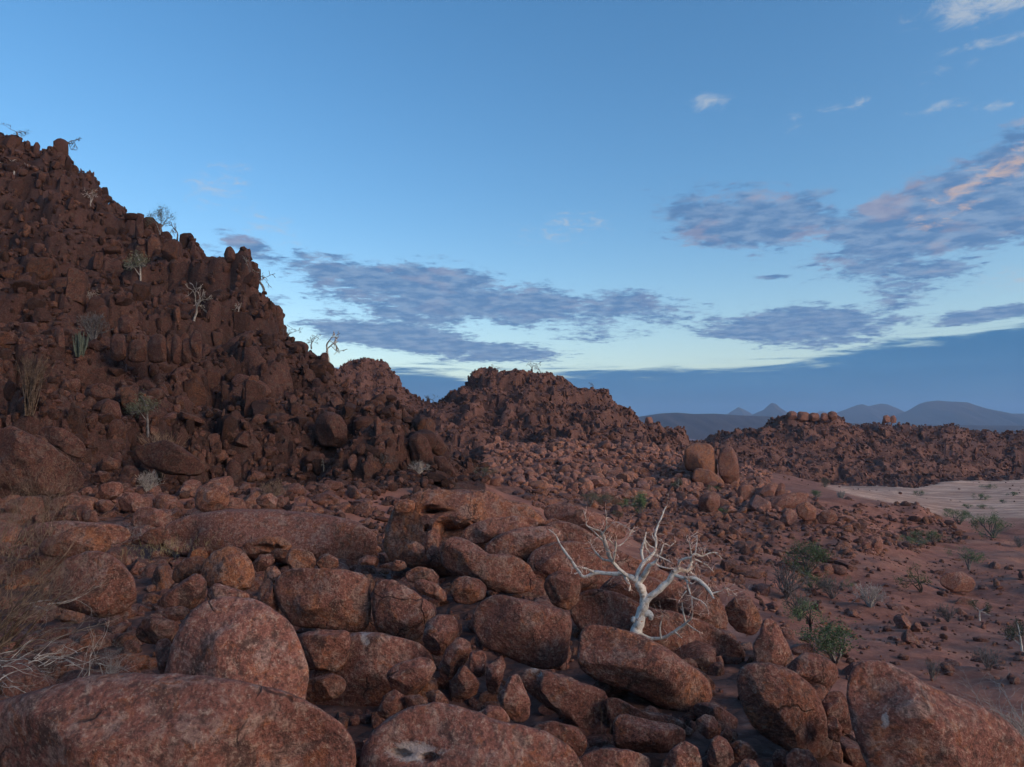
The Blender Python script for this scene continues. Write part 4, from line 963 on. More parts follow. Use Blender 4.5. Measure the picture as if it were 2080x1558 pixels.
ROCKS = [
    scatter(4200, -350, 1000, 30, 135, 0.5, 2.2, 2.6, [1], free_of_heroes, tag=1, val=(0.17, 0.50), hue=(0.15, 0.75), sink=0.36),                # near hill, large
    scatter(13000, -350, 1000, 27, 135, 0.25, 0.8, 2.2, [1], free_of_heroes, tag=1, val=(0.17, 0.54), hue=(0.15, 0.75), sink=0.2),
    scatter(3600, -250, 1000, 26, 60, 0.22, 0.8, 2.0, [0, 1], free_of_heroes, tag=1, val=(0.28, 0.7), hue=(0.0, 0.5)),
    scatter(900, -200, 1000, 20, 42, 0.25, 1.3, 2.0, [0], ridge_side, tag=0, val=(0.7, 1.05)),
    scatter(700, -150, 1750, 11, 24, 0.3, 0.9, 2.0, [0], ridge_side, tag=0, val=(0.7, 1.0), sink=0.4),
    scatter(260, -150, 1750, 7.5, 11, 0.2, 0.5, 2.0, [0], ridge_side, tag=0, val=(0.7, 1.0), sink=0.4),
    scatter(1000, -150, 1750, 6.5, 22, 0.10, 0.5, 2.2, [0], ridge_side, tag=0, val=(0.75, 1.05)),                               # stones between the foreground boulders
    scatter(11000, 880, 1950, 30, 112, 0.22, 1.5, 2.5, [0], slope_side, tag=2, val=(0.6, 1.05), hue=(0.1, 0.8), sink=0.35),
    scatter(4500, 880, 1600, 85, 185, 0.6, 2.2, 2.2, [0], None, tag=2, val=(0.95, 1.4), hue=(0.2, 0.8)),
    scatter(6000, 880, 1650, 85, 185, 0.35, 1.1, 2.2, [0], None, tag=2, val=(0.9, 1.35), hue=(0.2, 0.8)),
    scatter(7000, 1250, 2350, 22, 112, 0.12, 1.1, 2.5, [0], floor_side, tag=2, val=(0.75, 1.1)),
    scatter(20000, 620, 1480, 178, 330, 0.45, 1.7, 2.8, [2], None, tag=3, val=(0.5, 0.85), hue=(0.1, 0.6), sink=0.3),
    scatter(22000, 1440, 2350, 198, 345, 0.45, 1.7, 2.8, [3], None, tag=4, val=(0.65, 1.0), hue=(0.05, 0.5), sink=0.3),
    scatter(420, 1560, 2350, 105, 262, 0.25, 1.2, 2.2, [4], clumpy(-0.3, 0.9, 0.05, 12), tag=4, val=(0.8, 1.1)),
]
def cat_rocks(L):
    o = Rocks()
    for k in ('pos', 'sc', 'R', 'd', 'px', 'hue', 'val', 'tag', 'size', 'zn', 'steep'): setattr(o, k, np.concatenate([getattr(r, k) for r in L]))
    return o
RK = cat_rocks(ROCKS)

LANDMARKS = [((115, 310), 0, ('bare tree near the left corner', 1)), ((318, 465), 0, ('flat-topped skyline tree', 1)), ((288, 560), 0, ('white-trunked tree on the slope', 1)), ((395, 630), 0, ('bare tree below the upper cliff', 1)), ((465, 515), 0, ('balanced egg-shaped stone', 1)),
    ((160, 715), 0, ('succulent clump', 1)), ((60, 800), 0, ('tall dry broom bush', 1)), ((300, 845), 0, ('yellow-green topped bush', 1)), ((320, 950), 0, ('wispy olive shrub', 1)), ((120, 890), 0, ('fallen column boulder', 1)), ((535, 640), 0, ('tree leaning from the cliff foot', 1)), ((675, 740), 0, ('pale-trunked spreading tree', 1)), ((672, 870), 0, ('round-headed cliff boulder', 1)), ((510, 785), 0, ('big slanting boulder', 1)), ((850, 965), 0, ('round blue-grey bush', 1)), ((430, 1010), 0, ('perched ball boulder', 1)), ((320, 710), 0, ('row of rounded columns', 1)), ((30, 340), 0, ('pale upper left tree', 1)),
    ((470, 1300), 0, ('big dome boulder', 0)), ((430, 1010), 0, ('perched ball boulder', 0)), ((540, 1080), 0, ('long domed slab', 0)), ((190, 1190), 0, ('boulder by the thicket', 0)), ((140, 1030), 0, ('overhanging brown boulder', 0)), ((870, 1090), 0, ('eroded orange outcrop', 0)), ((690, 1220), 0, ('split long boulder', 0)), ((1060, 1280), 0, ('large squared boulder', 0)), ((1310, 1220), 0, ('white tree', 0)), ((1300, 1360), 0, ('long sloping boulder', 0)), ((920, 1480), 0, ('hollowed front boulder', 0)), ((1600, 1440), 0, ('egg-shaped boulder', 0)), ((330, 1090), 0, ('straw-coloured grass strip', 0)),
    ((1440, 940), 0, ('twin orange tors', 2)), ((1440, 1020), 0, ('dark ball boulder', 2)), ((1620, 1010), 0, ('fallen column cluster', 2)), ((1770, 1110), 0, ('small balanced pile', 2)), ((1310, 1150), 0, ('crown of the white tree', 2)), ((1960, 1190), 0, ('big grainy boulder', 2)), ((1030, 960), 0, ('olive bush at the hill foot', 2)), ((1240, 1020), 0, ('bush row behind the outcrop', 2)), ((1640, 1140), 0, ('highest valley bush', 2)), ((1870, 1180), 0, ('umbrella-shaped green tree', 2)),
    ((1000, 760), 0, ('peak of the middle hill', 3)), ((1310, 860), 0, ('square skyline block', 3)), ((1640, 850), 0, ('castle-like blocks', 4)), ((1880, 990), 0, ('leftmost bush on the sandy plain', 4))]
def place_rocks():
    n = len(RK.d)
    vis = (RK.px > 5) & (RK.px < 2075)
    # the ones that show largest become things of their own
    seen = np.zeros(n); mask = np.zeros((780, 1040), bool)
    allp = np.concatenate([RK.pos, np.stack([HP[:, 0], HP[:, 1], HZ], 1)]); rad = np.concatenate([RK.size / 4, HP[:, 2] / HP[:, 3] * F / 2])
    dep = np.concatenate([RK.d, HP[:, 3]])
    rel = allp - CP; f_ = rel @ CF; sx = 520 + (rel @ CR) / f_ * F / 2; sy = 389.5 - (rel @ CU) / f_ * F / 2
    yy, xx = np.mgrid[0:780, 0:1040]
    for i in np.argsort(dep):
        r_ = max(rad[i], 0.6); x0, x1 = int(max(0, sx[i] - r_)), int(min(1040, sx[i] + r_ + 1)); y0, y1 = int(max(0, sy[i] - r_)), int(min(780, sy[i] + r_ + 1))
        if x0 >= x1 or y0 >= y1: continue
        disc = (xx[y0:y1, x0:x1] - sx[i]) ** 2 + (yy[y0:y1, x0:x1] - sy[i]) ** 2 <= r_ * r_
        new = disc & ~mask[y0:y1, x0:x1]
        if i < n: seen[i] = new.sum()
        mask[y0:y1, x0:x1] |= disc
    big = np.argsort(-(seen * vis))[:max(0, 300 - N_HERO)]
    single = np.zeros(n, bool); single[big] = True
    gone = (seen == 0) & (RK.d > 45) & (RK.px > 40) & (RK.px < 2040)      # buried under other rocks or behind a crest
    lvl = np.where(RK.size > 90, 4, np.where(RK.size > 32, 3, np.where(RK.size > 10, 2, 1)))
    tid = np.where(RK.steep & (RNG.uniform(0, 1, n) < 0.8), RNG.integers(12, 20, n), RNG.integers(0, 12, n))
    info = {0: ('reddish boulder among the foreground boulders and the foot of the long slab', 'loose boulders near the foreground heap'),
            1: ('reddish-brown boulder in the rubble of the steep dark hill', 'larger loose boulders on the steep dark hill'),
            2: ('brown boulder in the rubble between the boulder ridge and the middle hill', 'larger loose boulders on the middle rubble slope'),
            3: ('block on the pyramid-shaped middle hill', 'larger blocks of the middle hill'), 4: ('block on the low hill behind the sandy plain', 'larger blocks of the right hill')}
    marks = [(p_, d_, w_) for p_, d_, w_ in LANDMARKS]
    made = {}
    def describe(i):
        P = RK.pos[i]; rl = P - CP; ff = rl @ CF; qx = 1040 + (rl @ CR) / ff * F; qy = 779 - (rl @ CU) / ff * F
        best = min(marks, key=lambda m: math.hypot(m[0][0] - qx, m[0][1] - qy) + (400 if m[2][1] != int(RK.tag[i]) else 0))
        dx, dy = qx - best[0][0], qy - best[0][1]
        side = ('just ' if math.hypot(dx, dy) < 60 else 'well ' if math.hypot(dx, dy) > 150 else '') + (('right of' if dx > 0 else 'left of') if abs(dx) > abs(dy) * 1.6 else ('below' if dy > 0 else 'above') if abs(dy) > abs(dx) * 1.6 else (('lower ' if dy > 0 else 'upper ') + ('right of' if dx > 0 else 'left of')))
        w, h = max(RK.sc[i][0], RK.sc[i][1]), RK.sc[i][2]
        shape = 'upright' if h > w * 1.15 else 'flat' if h < w * 0.6 else 'squat' if h < w * 0.85 else 'blocky'
        tone = ('dark ' if RK.val[i] < 0.6 else 'pale ' if RK.val[i] > 0.95 else '') + ('rusty' if RK.hue[i] > 0.4 else 'brown' if RK.hue[i] > 0.2 else 'mauve')
        big_ = 'large' if RK.size[i] > 55 else 'small' if RK.size[i] < 28 else 'medium'
        return f'{big_} {shape} {tone} boulder {side} the {best[2][0]}'
    words = {int(i): describe(i) for i in big}
    twins = {}
    for i in big: twins.setdefault(words[int(i)], []).append(int(i))
    for lb_, ids in twins.items():
        ids.sort(key=lambda i: (RK.pos[i][2] - CAMZ) / RK.d[i])
        if len(ids) == 2:
            for i, w_ in zip(ids, ('lower', 'upper')): words[i] = w_ + ' ' + lb_
        elif len(ids) == 3:
            for i, w_ in zip(ids, ('lowest', 'middle', 'topmost')): words[i] = w_ + ' ' + lb_
    for i in big:
        q, f = TPL[4][tid[i]]
        V = (q * RK.sc[i]) @ RK.R[i].T
        me = mesh_from('boulder', V, f, np.tile([[RK.hue[i], RK.val[i], 0.0]], (len(V), 1))); me.set_sharp_from_angle(angle=R(42))
        lb, gr = info[int(RK.tag[i])]; lb = words[int(i)]
        o = link('boulder', me, M_ROCK, label=lb, cat='boulder', group=gr)
        o.location = RK.pos[i]
    zones_ = [('rubble', [0], 'small loose stones lying between the foreground boulders'), ('rubble', [1], 'countless smaller rocks covering the steep dark hill'),
              ('rubble', [2], 'countless smaller rocks on the slope between the boulder ridge and the middle hill'), ('rubble', [3], 'countless blocks covering the pyramid-shaped middle hill'), ('rubble', [4], 'countless blocks covering the low hill behind the sandy plain')]
    for nm, tags, lb in zones_:
        VV, FF, AA = [], [], []; off = 0
        for L in (1, 2, 3, 4):
            for k in range(20):
                idx = np.where((lvl == L) & (tid == k) & np.isin(RK.tag, tags) & ~single & ~gone)[0]
                if not len(idx): continue
                q, f = TPL[L][k]
                V = np.einsum('nij,nvj->nvi', RK.R[idx], q[None] * RK.sc[idx][:, None, :]) + RK.pos[idx][:, None, :]
                VV.append(V.reshape(-1, 3))
                FF.append((f[None] + (np.arange(len(idx)) * len(q))[:, None, None] + off).reshape(-1, 3)); off += len(idx) * len(q)
                A = np.zeros((len(idx), len(q), 3)); A[:, :, 0] = RK.hue[idx][:, None]; A[:, :, 1] = RK.val[idx][:, None]
                AA.append(A.reshape(-1, 3))
        if VV:
            me = mesh_from(nm, np.concatenate(VV), np.concatenate(FF), np.concatenate(AA)); me.set_sharp_from_angle(angle=R(38))
            link(nm, me, M_ROCK, label=lb, kind='stuff')
            pass
    print('rocks', n, int((~gone).sum()), 'heroes', N_HERO, 'tris', sum(len(o.data.polygons) for o in SC.objects if o.type == 'MESH'))
place_rocks()

# ------------------------------------------------------------------ plants
class Tubes:
    def __init__(self): self.V = []; self.F = []; self.n = 0
    def add(self, pts, rad, sides=5):
        pts = np.asarray(pts, float); rad = np.asarray(rad, float); m = len(pts)
        if m < 2: return
        t = np.gradient(pts, axis=0); t /= np.linalg.norm(t, axis=1)[:, None] + 1e-9
        ref = np.array([0.31, 0.17, 0.93]) if abs(t[0][2]) < 0.9 else np.array([0.93, 0.31, 0.1])
        a = np.cross(t, ref); a /= np.linalg.norm(a, axis=1)[:, None] + 1e-9
        b = np.cross(t, a)
        th = np.arange(sides) / sides * 2 * np.pi
        ring = pts[:, None, :] + rad[:, None, None] * (a[:, None, :] * np.cos(th)[None, :, None] + b[:, None, :] * np.sin(th)[None, :, None])
        self.V.append(ring.reshape(-1, 3))
        i, j = np.meshgrid(np.arange(m - 1), np.arange(sides), indexing='ij')
        p = self.n + i * sides + j; q = self.n + i * sides + (j + 1) % sides
        self.F.append(np.stack([p, q, q + sides, p + sides], -1).reshape(-1, 4)); self.n += m * sides
    def mesh(self, name):
        return mesh_from(name, np.concatenate(self.V), np.concatenate(self.F))

class Leaves:
    def __init__(self): self.V = []; self.n = 0
    def add(self, c, size, rs, k=6, spread=0.1):
        c = np.asarray(c) + rs.normal(size=(k, 3)) * spread
        u = rs.normal(size=(k, 3)); u /= np.linalg.norm(u, axis=1)[:, None]
        w = np.cross(u, rs.normal(size=(k, 3))); w /= np.linalg.norm(w, axis=1)[:, None]
        s = size * rs.uniform(0.6, 1.4, (k, 1))
        self.V.append(np.stack([c - u * s, c + w * s * 0.45, c + u * s, c - w * s * 0.45], 1).reshape(-1, 3))
    def mesh(self, name):
        V = np.concatenate(self.V); return mesh_from(name, V, np.arange(len(V)).reshape(-1, 4), smooth=False)

def grow(tubes, p, dirv, length, rad, depth, rs, ends, wob=0.25, up=0.1, split=(2, 3), spread=0.6, shrink=0.68, sides=5, seg=5, rmin=0.0):
    pts = [np.array(p, float)]; d = np.array(dirv, float); d /= np.linalg.norm(d)
    for i in range(seg):
        d = d + rs.normal(size=3) * wob * 0.5 + np.array([0, 0, up * 0.4]); d /= np.linalg.norm(d)
        pts.append(pts[-1] + d * length / seg)
    r_end = max(rad * (0.68 if depth > 0 else 0.4), rmin); rad = max(rad, rmin)
    tubes.add(pts, np.linspace(rad, r_end, seg + 1), sides)
    if depth <= 0:
        ends.append((pts[-1], d)); 
        if rs.uniform() < 0.6: ends.append((pts[-3], d))
        return
    for k in range(rs.integers(split[0], split[1] + 1)):
        nd = d + rs.normal(size=3) * spread
        st = pts[-1] if k == 0 or rs.uniform() < 0.5 else pts[rs.integers(2, len(pts))]
        grow(tubes, st, nd, length * shrink * rs.uniform(0.75, 1.2), r_end * rs.uniform(0.6, 0.95), depth - 1, rs, ends, wob, up, split, spread, shrink, max(3, sides - 1), seg, rmin)

def ground_at(px, d):
    x = (px - 1040) / F * d
    return np.array([x, d, height(np.array([x]), np.array([d]))[0]])

def crest(px, d0, d1):
    dd = np.linspace(d0, d1, 160); x = (px - 1040) / F * dd
    h = height(x, dd); i = int(np.argmax((h - CAMZ) / dd))
    return np.array([x[i], dd[i], h[i]]), dd[i]

def spot(px, py, dmin=20, dmax=320):
    """where the sight line through a pixel meets the land"""
    dd = np.exp(np.linspace(np.log(dmin), np.log(dmax), 500))
    P = CP[None] + ray(px, py)[None] * dd[:, None]
    h = height(P[:, 0], P[:, 1])
    below = np.where(P[:, 2] < h)[0]
    if len(below): return P[below[0]], dd[below[0]]
    return P[-1], dd[-1]

_MESHES = {}
def shrub_mesh(kind, variant):
    """unit-height plant meshes, shared by the plants of one kind"""
    key = (kind, variant)
    if key in _MESHES: return _MESHES[key]
    rs = np.random.default_rng(hash(kind) % 1000 if False else sum(map(ord, kind)) * 13 + variant * 101)
    tb = Tubes(); lv = Leaves(); ends = []
    if kind == 'green':            # rounded green bush
        for k in range(9):
            a = rs.uniform(0, 6.283); t = rs.uniform(0.25, 1.0)
            grow(tb, (0, 0, 0), (math.cos(a) * t, math.sin(a) * t, 0.9), 0.42, 0.018, 2, rs, ends, 0.3, 0.1, (2, 3), 0.55, 0.62)
        for e, d in ends: lv.add(e, 0.018, rs, 30, 0.065)
    elif kind == 'acacia':         # single stem, flat spreading crown
        for k in range(3):
            a = rs.uniform(0, 6.283)
            grow(tb, (0, 0, 0), (math.cos(a) * 0.25, math.sin(a) * 0.25, 1), 0.42, 0.026, 3, rs, ends, 0.25, 0.0, (2, 3), 0.75, 0.66)
        for e, d in ends:
            if e[2] > 0.32: lv.add(e, 0.018, rs, 24, 0.065)
    elif kind == 'grey':           # leafless twiggy bush
        for k in range(19):
            a = rs.uniform(0, 6.283); t = rs.uniform(0.1, 0.9)
            grow(tb, (0, 0, 0), (math.cos(a) * t, math.sin(a) * t, 1), 0.40, 0.024, 3, rs, ends, 0.28, 0.1, (2, 3), 0.45, 0.68, 4, 4, 0.006)
    elif kind == 'bare':           # leafless small tree
        grow(tb, (0, 0, -0.12), (rs.normal() * 0.15, rs.normal() * 0.15, 1), 0.46, 0.05, 4, rs, ends, 0.3, 0.04, (2, 3), 0.62, 0.74, 5, 5, 0.0095)
    elif kind == 'crown':          # pale trunk with a small leafy crown
        grow(tb, (0, 0, -0.12), (rs.normal() * 0.12, 0, 1), 0.58, 0.036, 3, rs, ends, 0.15, 0.0, (3, 4), 0.7, 0.5)
        for e, d in ends:
            if e[2] > 0.45: lv.add(e, 0.022, rs, 26, 0.06)
    elif kind == 'broom':          # upright dry broom
        for k in range(26):
            a = rs.uniform(0, 6.283); t = rs.uniform(0.05, 0.40)
            grow(tb, (rs.normal() * 0.04, rs.normal() * 0.04, 0), (math.cos(a) * t, math.sin(a) * t, 1), 0.55, 0.015, 2, rs, ends, 0.16, 0.15, (2, 3), 0.28, 0.55, 3, 4)
    elif kind == 'cactus':         # clump of upright succulent rods
        for k in range(34):
            a = rs.uniform(0, 6.283); t = rs.uniform(0.0, 0.42); r0 = rs.uniform(0, 0.16)
            L = rs.uniform(0.6, 1.0)
            p0 = np.array([math.cos(a) * r0, math.sin(a) * r0, 0])
            p1 = p0 + np.array([math.cos(a) * t * 0.5, math.sin(a) * t * 0.5, 0.5]) * L; p2 = p1 + np.array([math.cos(a) * t * 0.25, math.sin(a) * t * 0.25, 0.55]) * L
            tb.add([p0, p1, p2], [0.026, 0.028, 0.012], 6)
    zmax = max(v[:, 2].max() for v in tb.V)
    for i in range(len(tb.V)): tb.V[i] = tb.V[i] / zmax
    for i in range(len(lv.V)): lv.V[i] = lv.V[i] / zmax
    _MESHES[key] = (tb.mesh(kind + '_stems'), lv.mesh(kind + '_leaves') if lv.V else None)
    return _MESHES[key]

def plant(name, cat, label, kind, px, py, hpx, wood, leaf=None, wide=1.0, group=None, d=None, variant=None, lean=0.0):
    """a plant whose foot is seen at a pixel and whose height is hpx pixels of the photograph"""
    if d is None: P, d = spot(px, py)
    else:
        P, d = crest(px, d * 0.8, d * 1.12) if d > 60 else (ground_at(px, d), d)
    if 1 <= zone(np.array([px]), np.array([d]))[0] <= 3: P = P + np.array([0, 0, 0.45])
    k = plant.count % 4 if variant is None else variant
    plant.count += 1
    st, lf = shrub_mesh(kind, k)
    root = link(name, None, label=label, cat=cat, group=group)
    root.location = P + np.array([0, 0, -0.03])
    h = hpx / F * d * 1.15
    root.scale = (h * wide, h * wide, h)
    root.rotation_euler = (0, lean, random.uniform(0, 6.28) if not lean else 0.0)
    a = bpy.data.objects.new('trunk' if cat == 'tree' else 'branches', st); COL.objects.link(a); a.parent = root
    if not st.materials: st.materials.append(wood)
    a.material_slots[0].link = 'OBJECT'; a.material_slots[0].material = wood
    if lf is not None:
        b = bpy.data.objects.new('crown' if cat == 'tree' else 'foliage', lf); COL.objects.link(b); b.parent = root
        if not lf.materials: lf.materials.append(leaf)
        b.material_slots[0].link = 'OBJECT'; b.material_slots[0].material = leaf
    return root
plant.count = 0

def plants():
    B, Tn = 'shrub', 'tree'
    g1 = 'shrubs on the red valley floor'; g2 = 'small trees on the steep dark hill'; g3 = 'bushes on the sandy plain'
    plant('green_shrub', B, 'green bush with grey stems, highest on the valley floor left of the small boulder pile', 'green', 1640, 1168, 56, M_GREYTWIG, M_GREEN, 1.25, g1)
    plant('grey_shrub', B, 'large grey leafless bush left of the small green ones on the valley floor', 'grey', 1598, 1216, 66, M_GREYTWIG, None, 1.0, g1)
    plant('grey_shrub', B, 'grey leafless bush standing taller right behind the dark green tree', 'grey', 1624, 1262, 66, M_GREYTWIG, None, 0.7, g1)
    plant('green_shrub', B, 'small green bush in the middle of the row of grey bushes', 'green', 1653, 1199, 34, M_GREYTWIG, M_GREEN, 1.0, g1)
    plant('grey_shrub', B, 'small grey leafless bush with a dark stem between two green ones', 'grey', 1690, 1218, 44, M_GREYTWIG, None, 0.8, g1)
    plant('green_shrub', B, 'tiny green bush left of the round grey bush', 'acacia', 1729, 1203, 28, M_GREYTWIG, M_GREEN, 1.0, g1)
    plant('grey_shrub', B, 'round silvery grey bush alone on the open valley floor', 'grey', 1768, 1236, 52, M_PALE, None, 0.95, g1)
    plant('green_tree', Tn, 'dark green little tree with a short dark trunk behind the pointed grey stone', 'acacia', 1647, 1285, 56, M_DARKWOOD, M_GREEN, 1.05, g1)
    plant('green_shrub', B, 'large wide green bush behind the corner boulder', 'green', 1698, 1348, 66, M_GREYTWIG, M_GREEN, 1.75, g1)
    plant('green_tree', Tn, 'umbrella-shaped green tree beside the big grainy boulder', 'acacia', 1871, 1206, 50, M_DARKWOOD, M_GREEN, 1.25, g1)
    plant('green_shrub', B, 'bright green bush at the far edge of the valley floor below the rubble rim', 'green', 1888, 1106, 24, M_GREYTWIG, M_GREEN, 1.7, g1)
    plant('green_shrub', B, 'smaller green bush left of the bright one below the rubble rim', 'green', 1852, 1108, 17, M_GREYTWIG, M_GREEN, 1.4, g1)
    plant('green_shrub', B, 'green bush above the big grainy boulder', 'acacia', 1969, 1159, 40, M_GREYTWIG, M_GREEN, 1.1, g1)
    plant('green_shrub', B, 'green bush where the valley floor meets the sand, left one of two', 'green', 1950, 1066, 26, M_GREYTWIG, M_GREEN, 1.3, g3)
    plant('green_shrub', B, 'tall green bush where the valley floor meets the sand, right one of two', 'green', 2019, 1094, 42, M_GREYTWIG, M_GREEN, 1.0, g3)
    plant('white_stemmed_tree', Tn, 'little tree with a straight white stem and grey-green top on the valley floor', 'crown', 1991, 1262, 36, M_WHITE, M_DULL, 1.0, g1)
    plant('grey_shrub', B, 'thin grey shrub with one pale stem left of the white-stemmed tree', 'grey', 1926, 1264, 36, M_GREYTWIG, None, 0.7, g1)
    plant('dark_shrub', B, 'dark fan-shaped leafless shrub just above the corner boulder', 'broom', 1895, 1384, 42, M_GREYTWIG, None, 0.9, g1)
    plant('grey_shrub', B, 'brownish leafless bush right of the fan-shaped shrub', 'grey', 2008, 1360, 46, M_GREYTWIG, None, 0.95, g1)
    plant('dead_stump', B, 'black dead stem right of the ridge edge', 'bare', 1555, 1190, 28, M_DARKWOOD, None, 0.4, g1)
    plant('dead_stump', B, 'black dead stem left of the taller one near the ridge edge', 'bare', 1491, 1186, 18, M_DARKWOOD, None, 0.5, g1)
    plant('white_stemmed_tree', Tn, 'white-stemmed tree cut by the right edge of the photograph', 'crown', 2078, 1330, 56, M_WHITE, M_DULL, 0.9, g1)
    plant('grey_shrub', B, 'grey bush near the right edge below the plain', 'grey', 2070, 1112, 24, M_GREYTWIG, None, 1.0, g1)
    for px, py, h, w, lb in [(983, 978, 14, 1.6, 'olive bush at the foot of the steep dark hill'), (1044, 978, 8, 1.5, 'tiny bright bush right of the olive one'), (1198, 1030, 26, 1.0, 'grey-green bush left of a row behind the eroded outcrop'),
                             (1238, 1032, 26, 1.0, 'second bush of the row behind the eroded outcrop'), (1276, 1036, 20, 1.0, 'third bush of the row behind the eroded outcrop'), (1303, 1050, 42, 0.7, 'tallest bush of the row behind the top of the white tree'), (1469, 1046, 12, 1.5, 'little green bush under the dark ball boulder'), (1250, 1052, 14, 1.3, 'low bush in front of the row behind the outcrop'),
                             (1445, 1000, 12, 1.6, 'low green patch of bush left of the leaning boulder'), (1655, 1012, 14, 1.6, 'pale green bush by the leaning boulder cluster')]:
        plant('green_shrub', B, lb, 'green', px, py, h, M_GREYTWIG, M_GREEN if px > 1260 else M_DULL, w, 'bushes on the rubble slope')
    plant('small_tree', Tn, 'small tree with a pale trunk left of the dark ball boulder', 'crown', 1381, 1003, 26, M_PALE, M_DULL, 1.2, 'bushes on the rubble slope')
    for px, py, h, w, lb in [(1869, 1008, 10, 1.5, 'leftmost bush out on the sandy plain'), (1991, 1016, 12, 1.3, 'roundest bush out on the sandy plain'), (2036, 1022, 6, 1.7, 'low bush on the right of the sandy plain'), (1966, 1034, 9, 1.5, 'bush left of the widest one on the sandy plain'), (2001, 1034, 8, 2.2, 'widest bush on the sandy plain'),
                             (2008, 994, 9, 1.6, 'far bush at the foot of the right hill'), (1675, 990, 16, 1.3, 'bush at the left end of the sandy plain'), (1925, 1043, 9, 1.4, 'small grey bush at the near edge of the sandy plain'), (2056, 1008, 8, 1.6, 'small bush near the right edge of the sandy plain')]:
        plant('green_shrub', B, lb, 'green', px, py, h, M_GREYTWIG, M_DULL if px < 1700 else M_GREEN, w, g3)
    plant('agave', B, 'pale spiky clump on the rim left of the plain', 'cactus', 1708, 1012, 14, M_PALE, None, 1.6, g3)
    # steep dark hill
    plant('bare_tree', Tn, 'bare umbrella tree on the skyline near the left corner', 'bare', 112, 322, 32, M_GREYTWIG, None, 1.15, g2, d=114)
    plant('bare_tree', Tn, 'pale bare tree on the upper left cliff', 'bare', 28, 358, 34, M_PALE, None, 1.0, g2)
    plant('bare_tree', Tn, 'thin pale tree at the right end of the upper left cliff', 'bare', 184, 420, 32, M_PALE, None, 0.6, g2)
    plant('flat_topped_tree', Tn, 'dark flat-topped tree on the skyline beside the pinnacle', 'acacia', 312, 492, 48, M_GREYTWIG, M_DULL, 0.8, g2, d=96)
    plant('bare_tree', Tn, 'thin bare tree right of the flat-topped one on the skyline', 'bare', 348, 498, 40, M_GREYTWIG, None, 0.7, g2, d=95)
    plant('small_tree', Tn, 'white-trunked tree with a green crown in the middle of the slope', 'crown', 286, 588, 60, M_PALE, M_DULL, 0.75, g2)
    plant('bare_tree', Tn, 'forked white dead branch on the slope left of centre', 'bare', 186, 626, 26, M_PALE, None, 0.8, g2)
    plant('bare_tree', Tn, 'pale bare tree below the upper cliff', 'bare', 394, 656, 62, M_PALE, None, 0.8, g2)
    plant('bare_tree', Tn, 'small pale forked tree at the foot of the upper cliff', 'bare', 483, 648, 26, M_PALE, None, 0.8, g2)
    plant('bare_tree', Tn, 'bare tree leaning out from the foot of the cliff brink', 'bare', 530, 668, 62, M_GREYTWIG, None, 0.85, g2, d=79)
    plant('bare_tree', Tn, 'low bare tree on the skyline right of the leaning one', 'bare', 580, 694, 20, M_GREYTWIG, None, 1.4, g2, d=74)
    plant('bare_tree', Tn, 'faint bare tree on the skyline between two others', 'bare', 630, 716, 26, M_GREYTWIG, None, 1.3, g2, d=72)
    plant('bare_tree', Tn, 'pale-trunked spreading tree where the hill skyline meets the butte', 'bare', 665, 768, 54, M_PALE, None, 0.9, g2, d=66)
    plant('bare_tree', Tn, 'twiggy tree top at the very left of the skyline', 'bare', 6, 284, 22, M_GREYTWIG, None, 1.5, g2, d=116)
    plant('candelabra_succulent', B, 'clump of upright green-grey succulent rods on the terrace', 'cactus', 160, 736, 46, M_CACTUS, None, 0.9, g2)
    plant('grey_shrub', B, 'round grey bush just above the succulent clump', 'grey', 188, 708, 58, M_GREYTWIG, None, 0.85, g2)
    plant('dry_broom', B, 'tall dry broom-like bush at the left edge of the slope', 'broom', 58, 860, 118, M_DRY, None, 0.75, g2)
    plant('small_tree', Tn, 'bush with yellow-green top and grey stems on the lower slope', 'crown', 300, 890, 64, M_GREYTWIG, M_DULL, 0.85, g2)
    plant('small_tree', Tn, 'wispy olive shrub above the ball boulder', 'broom', 322, 990, 92, M_DRY, None, 0.9, g2)
    plant('grey_shrub', B, 'low grey twigs at the foot of the wispy olive shrub', 'grey', 300, 1004, 44, M_PALE, None, 0.9, g2)
    plant('grey_shrub', B, 'white tangled dead shrub left of the ball boulder', 'grey', 388, 1036, 50, M_PALE, None, 0.7, g2, d=27)
    plant('grey_shrub', B, 'round blue-grey bush at the foot of the right edge of the slope', 'grey', 852, 976, 26, M_PALE, None, 1.1, g2)
    plant('grey_shrub', B, 'faint grey bush on the lower slope left of the round one', 'grey', 775, 964, 34, M_GREYTWIG, None, 1.1, g2)
    plant('dead_stump', B, 'single white dead stem on the lower slope', 'bare', 657, 968, 22, M_PALE, None, 0.35, g2)
    plant('grey_shrub', B, 'brown twigs behind the knobbly small boulder on the long slab', 'grey', 556, 1020, 44, M_DRY, None, 0.9, g2)
    for i, (px, py, h, d) in enumerate([(1012, 742, 9, 252), (1080, 745, 10, 250), (1098, 750, 9, 249), (1205, 787, 7, 243), (880, 812, 9, 242), (870, 808, 7, 243)]):
        plant('skyline_tree', Tn, ['leftmost of two tiny trees on the peak of the middle hill', 'tiny tree left of the notch on the middle hill crest', 'tiny tree right of the notch on the middle hill crest', 'tiny tree halfway down the right skyline of the middle hill', 'right one of two tiny trees in the saddle of the middle hill', 'left one of two tiny trees in the saddle of the middle hill'][i], 'bare', px, py, h * 1.4, M_GREYTWIG, None, 1.4, 'tiny trees on the middle hill skyline', d=d)

plants()

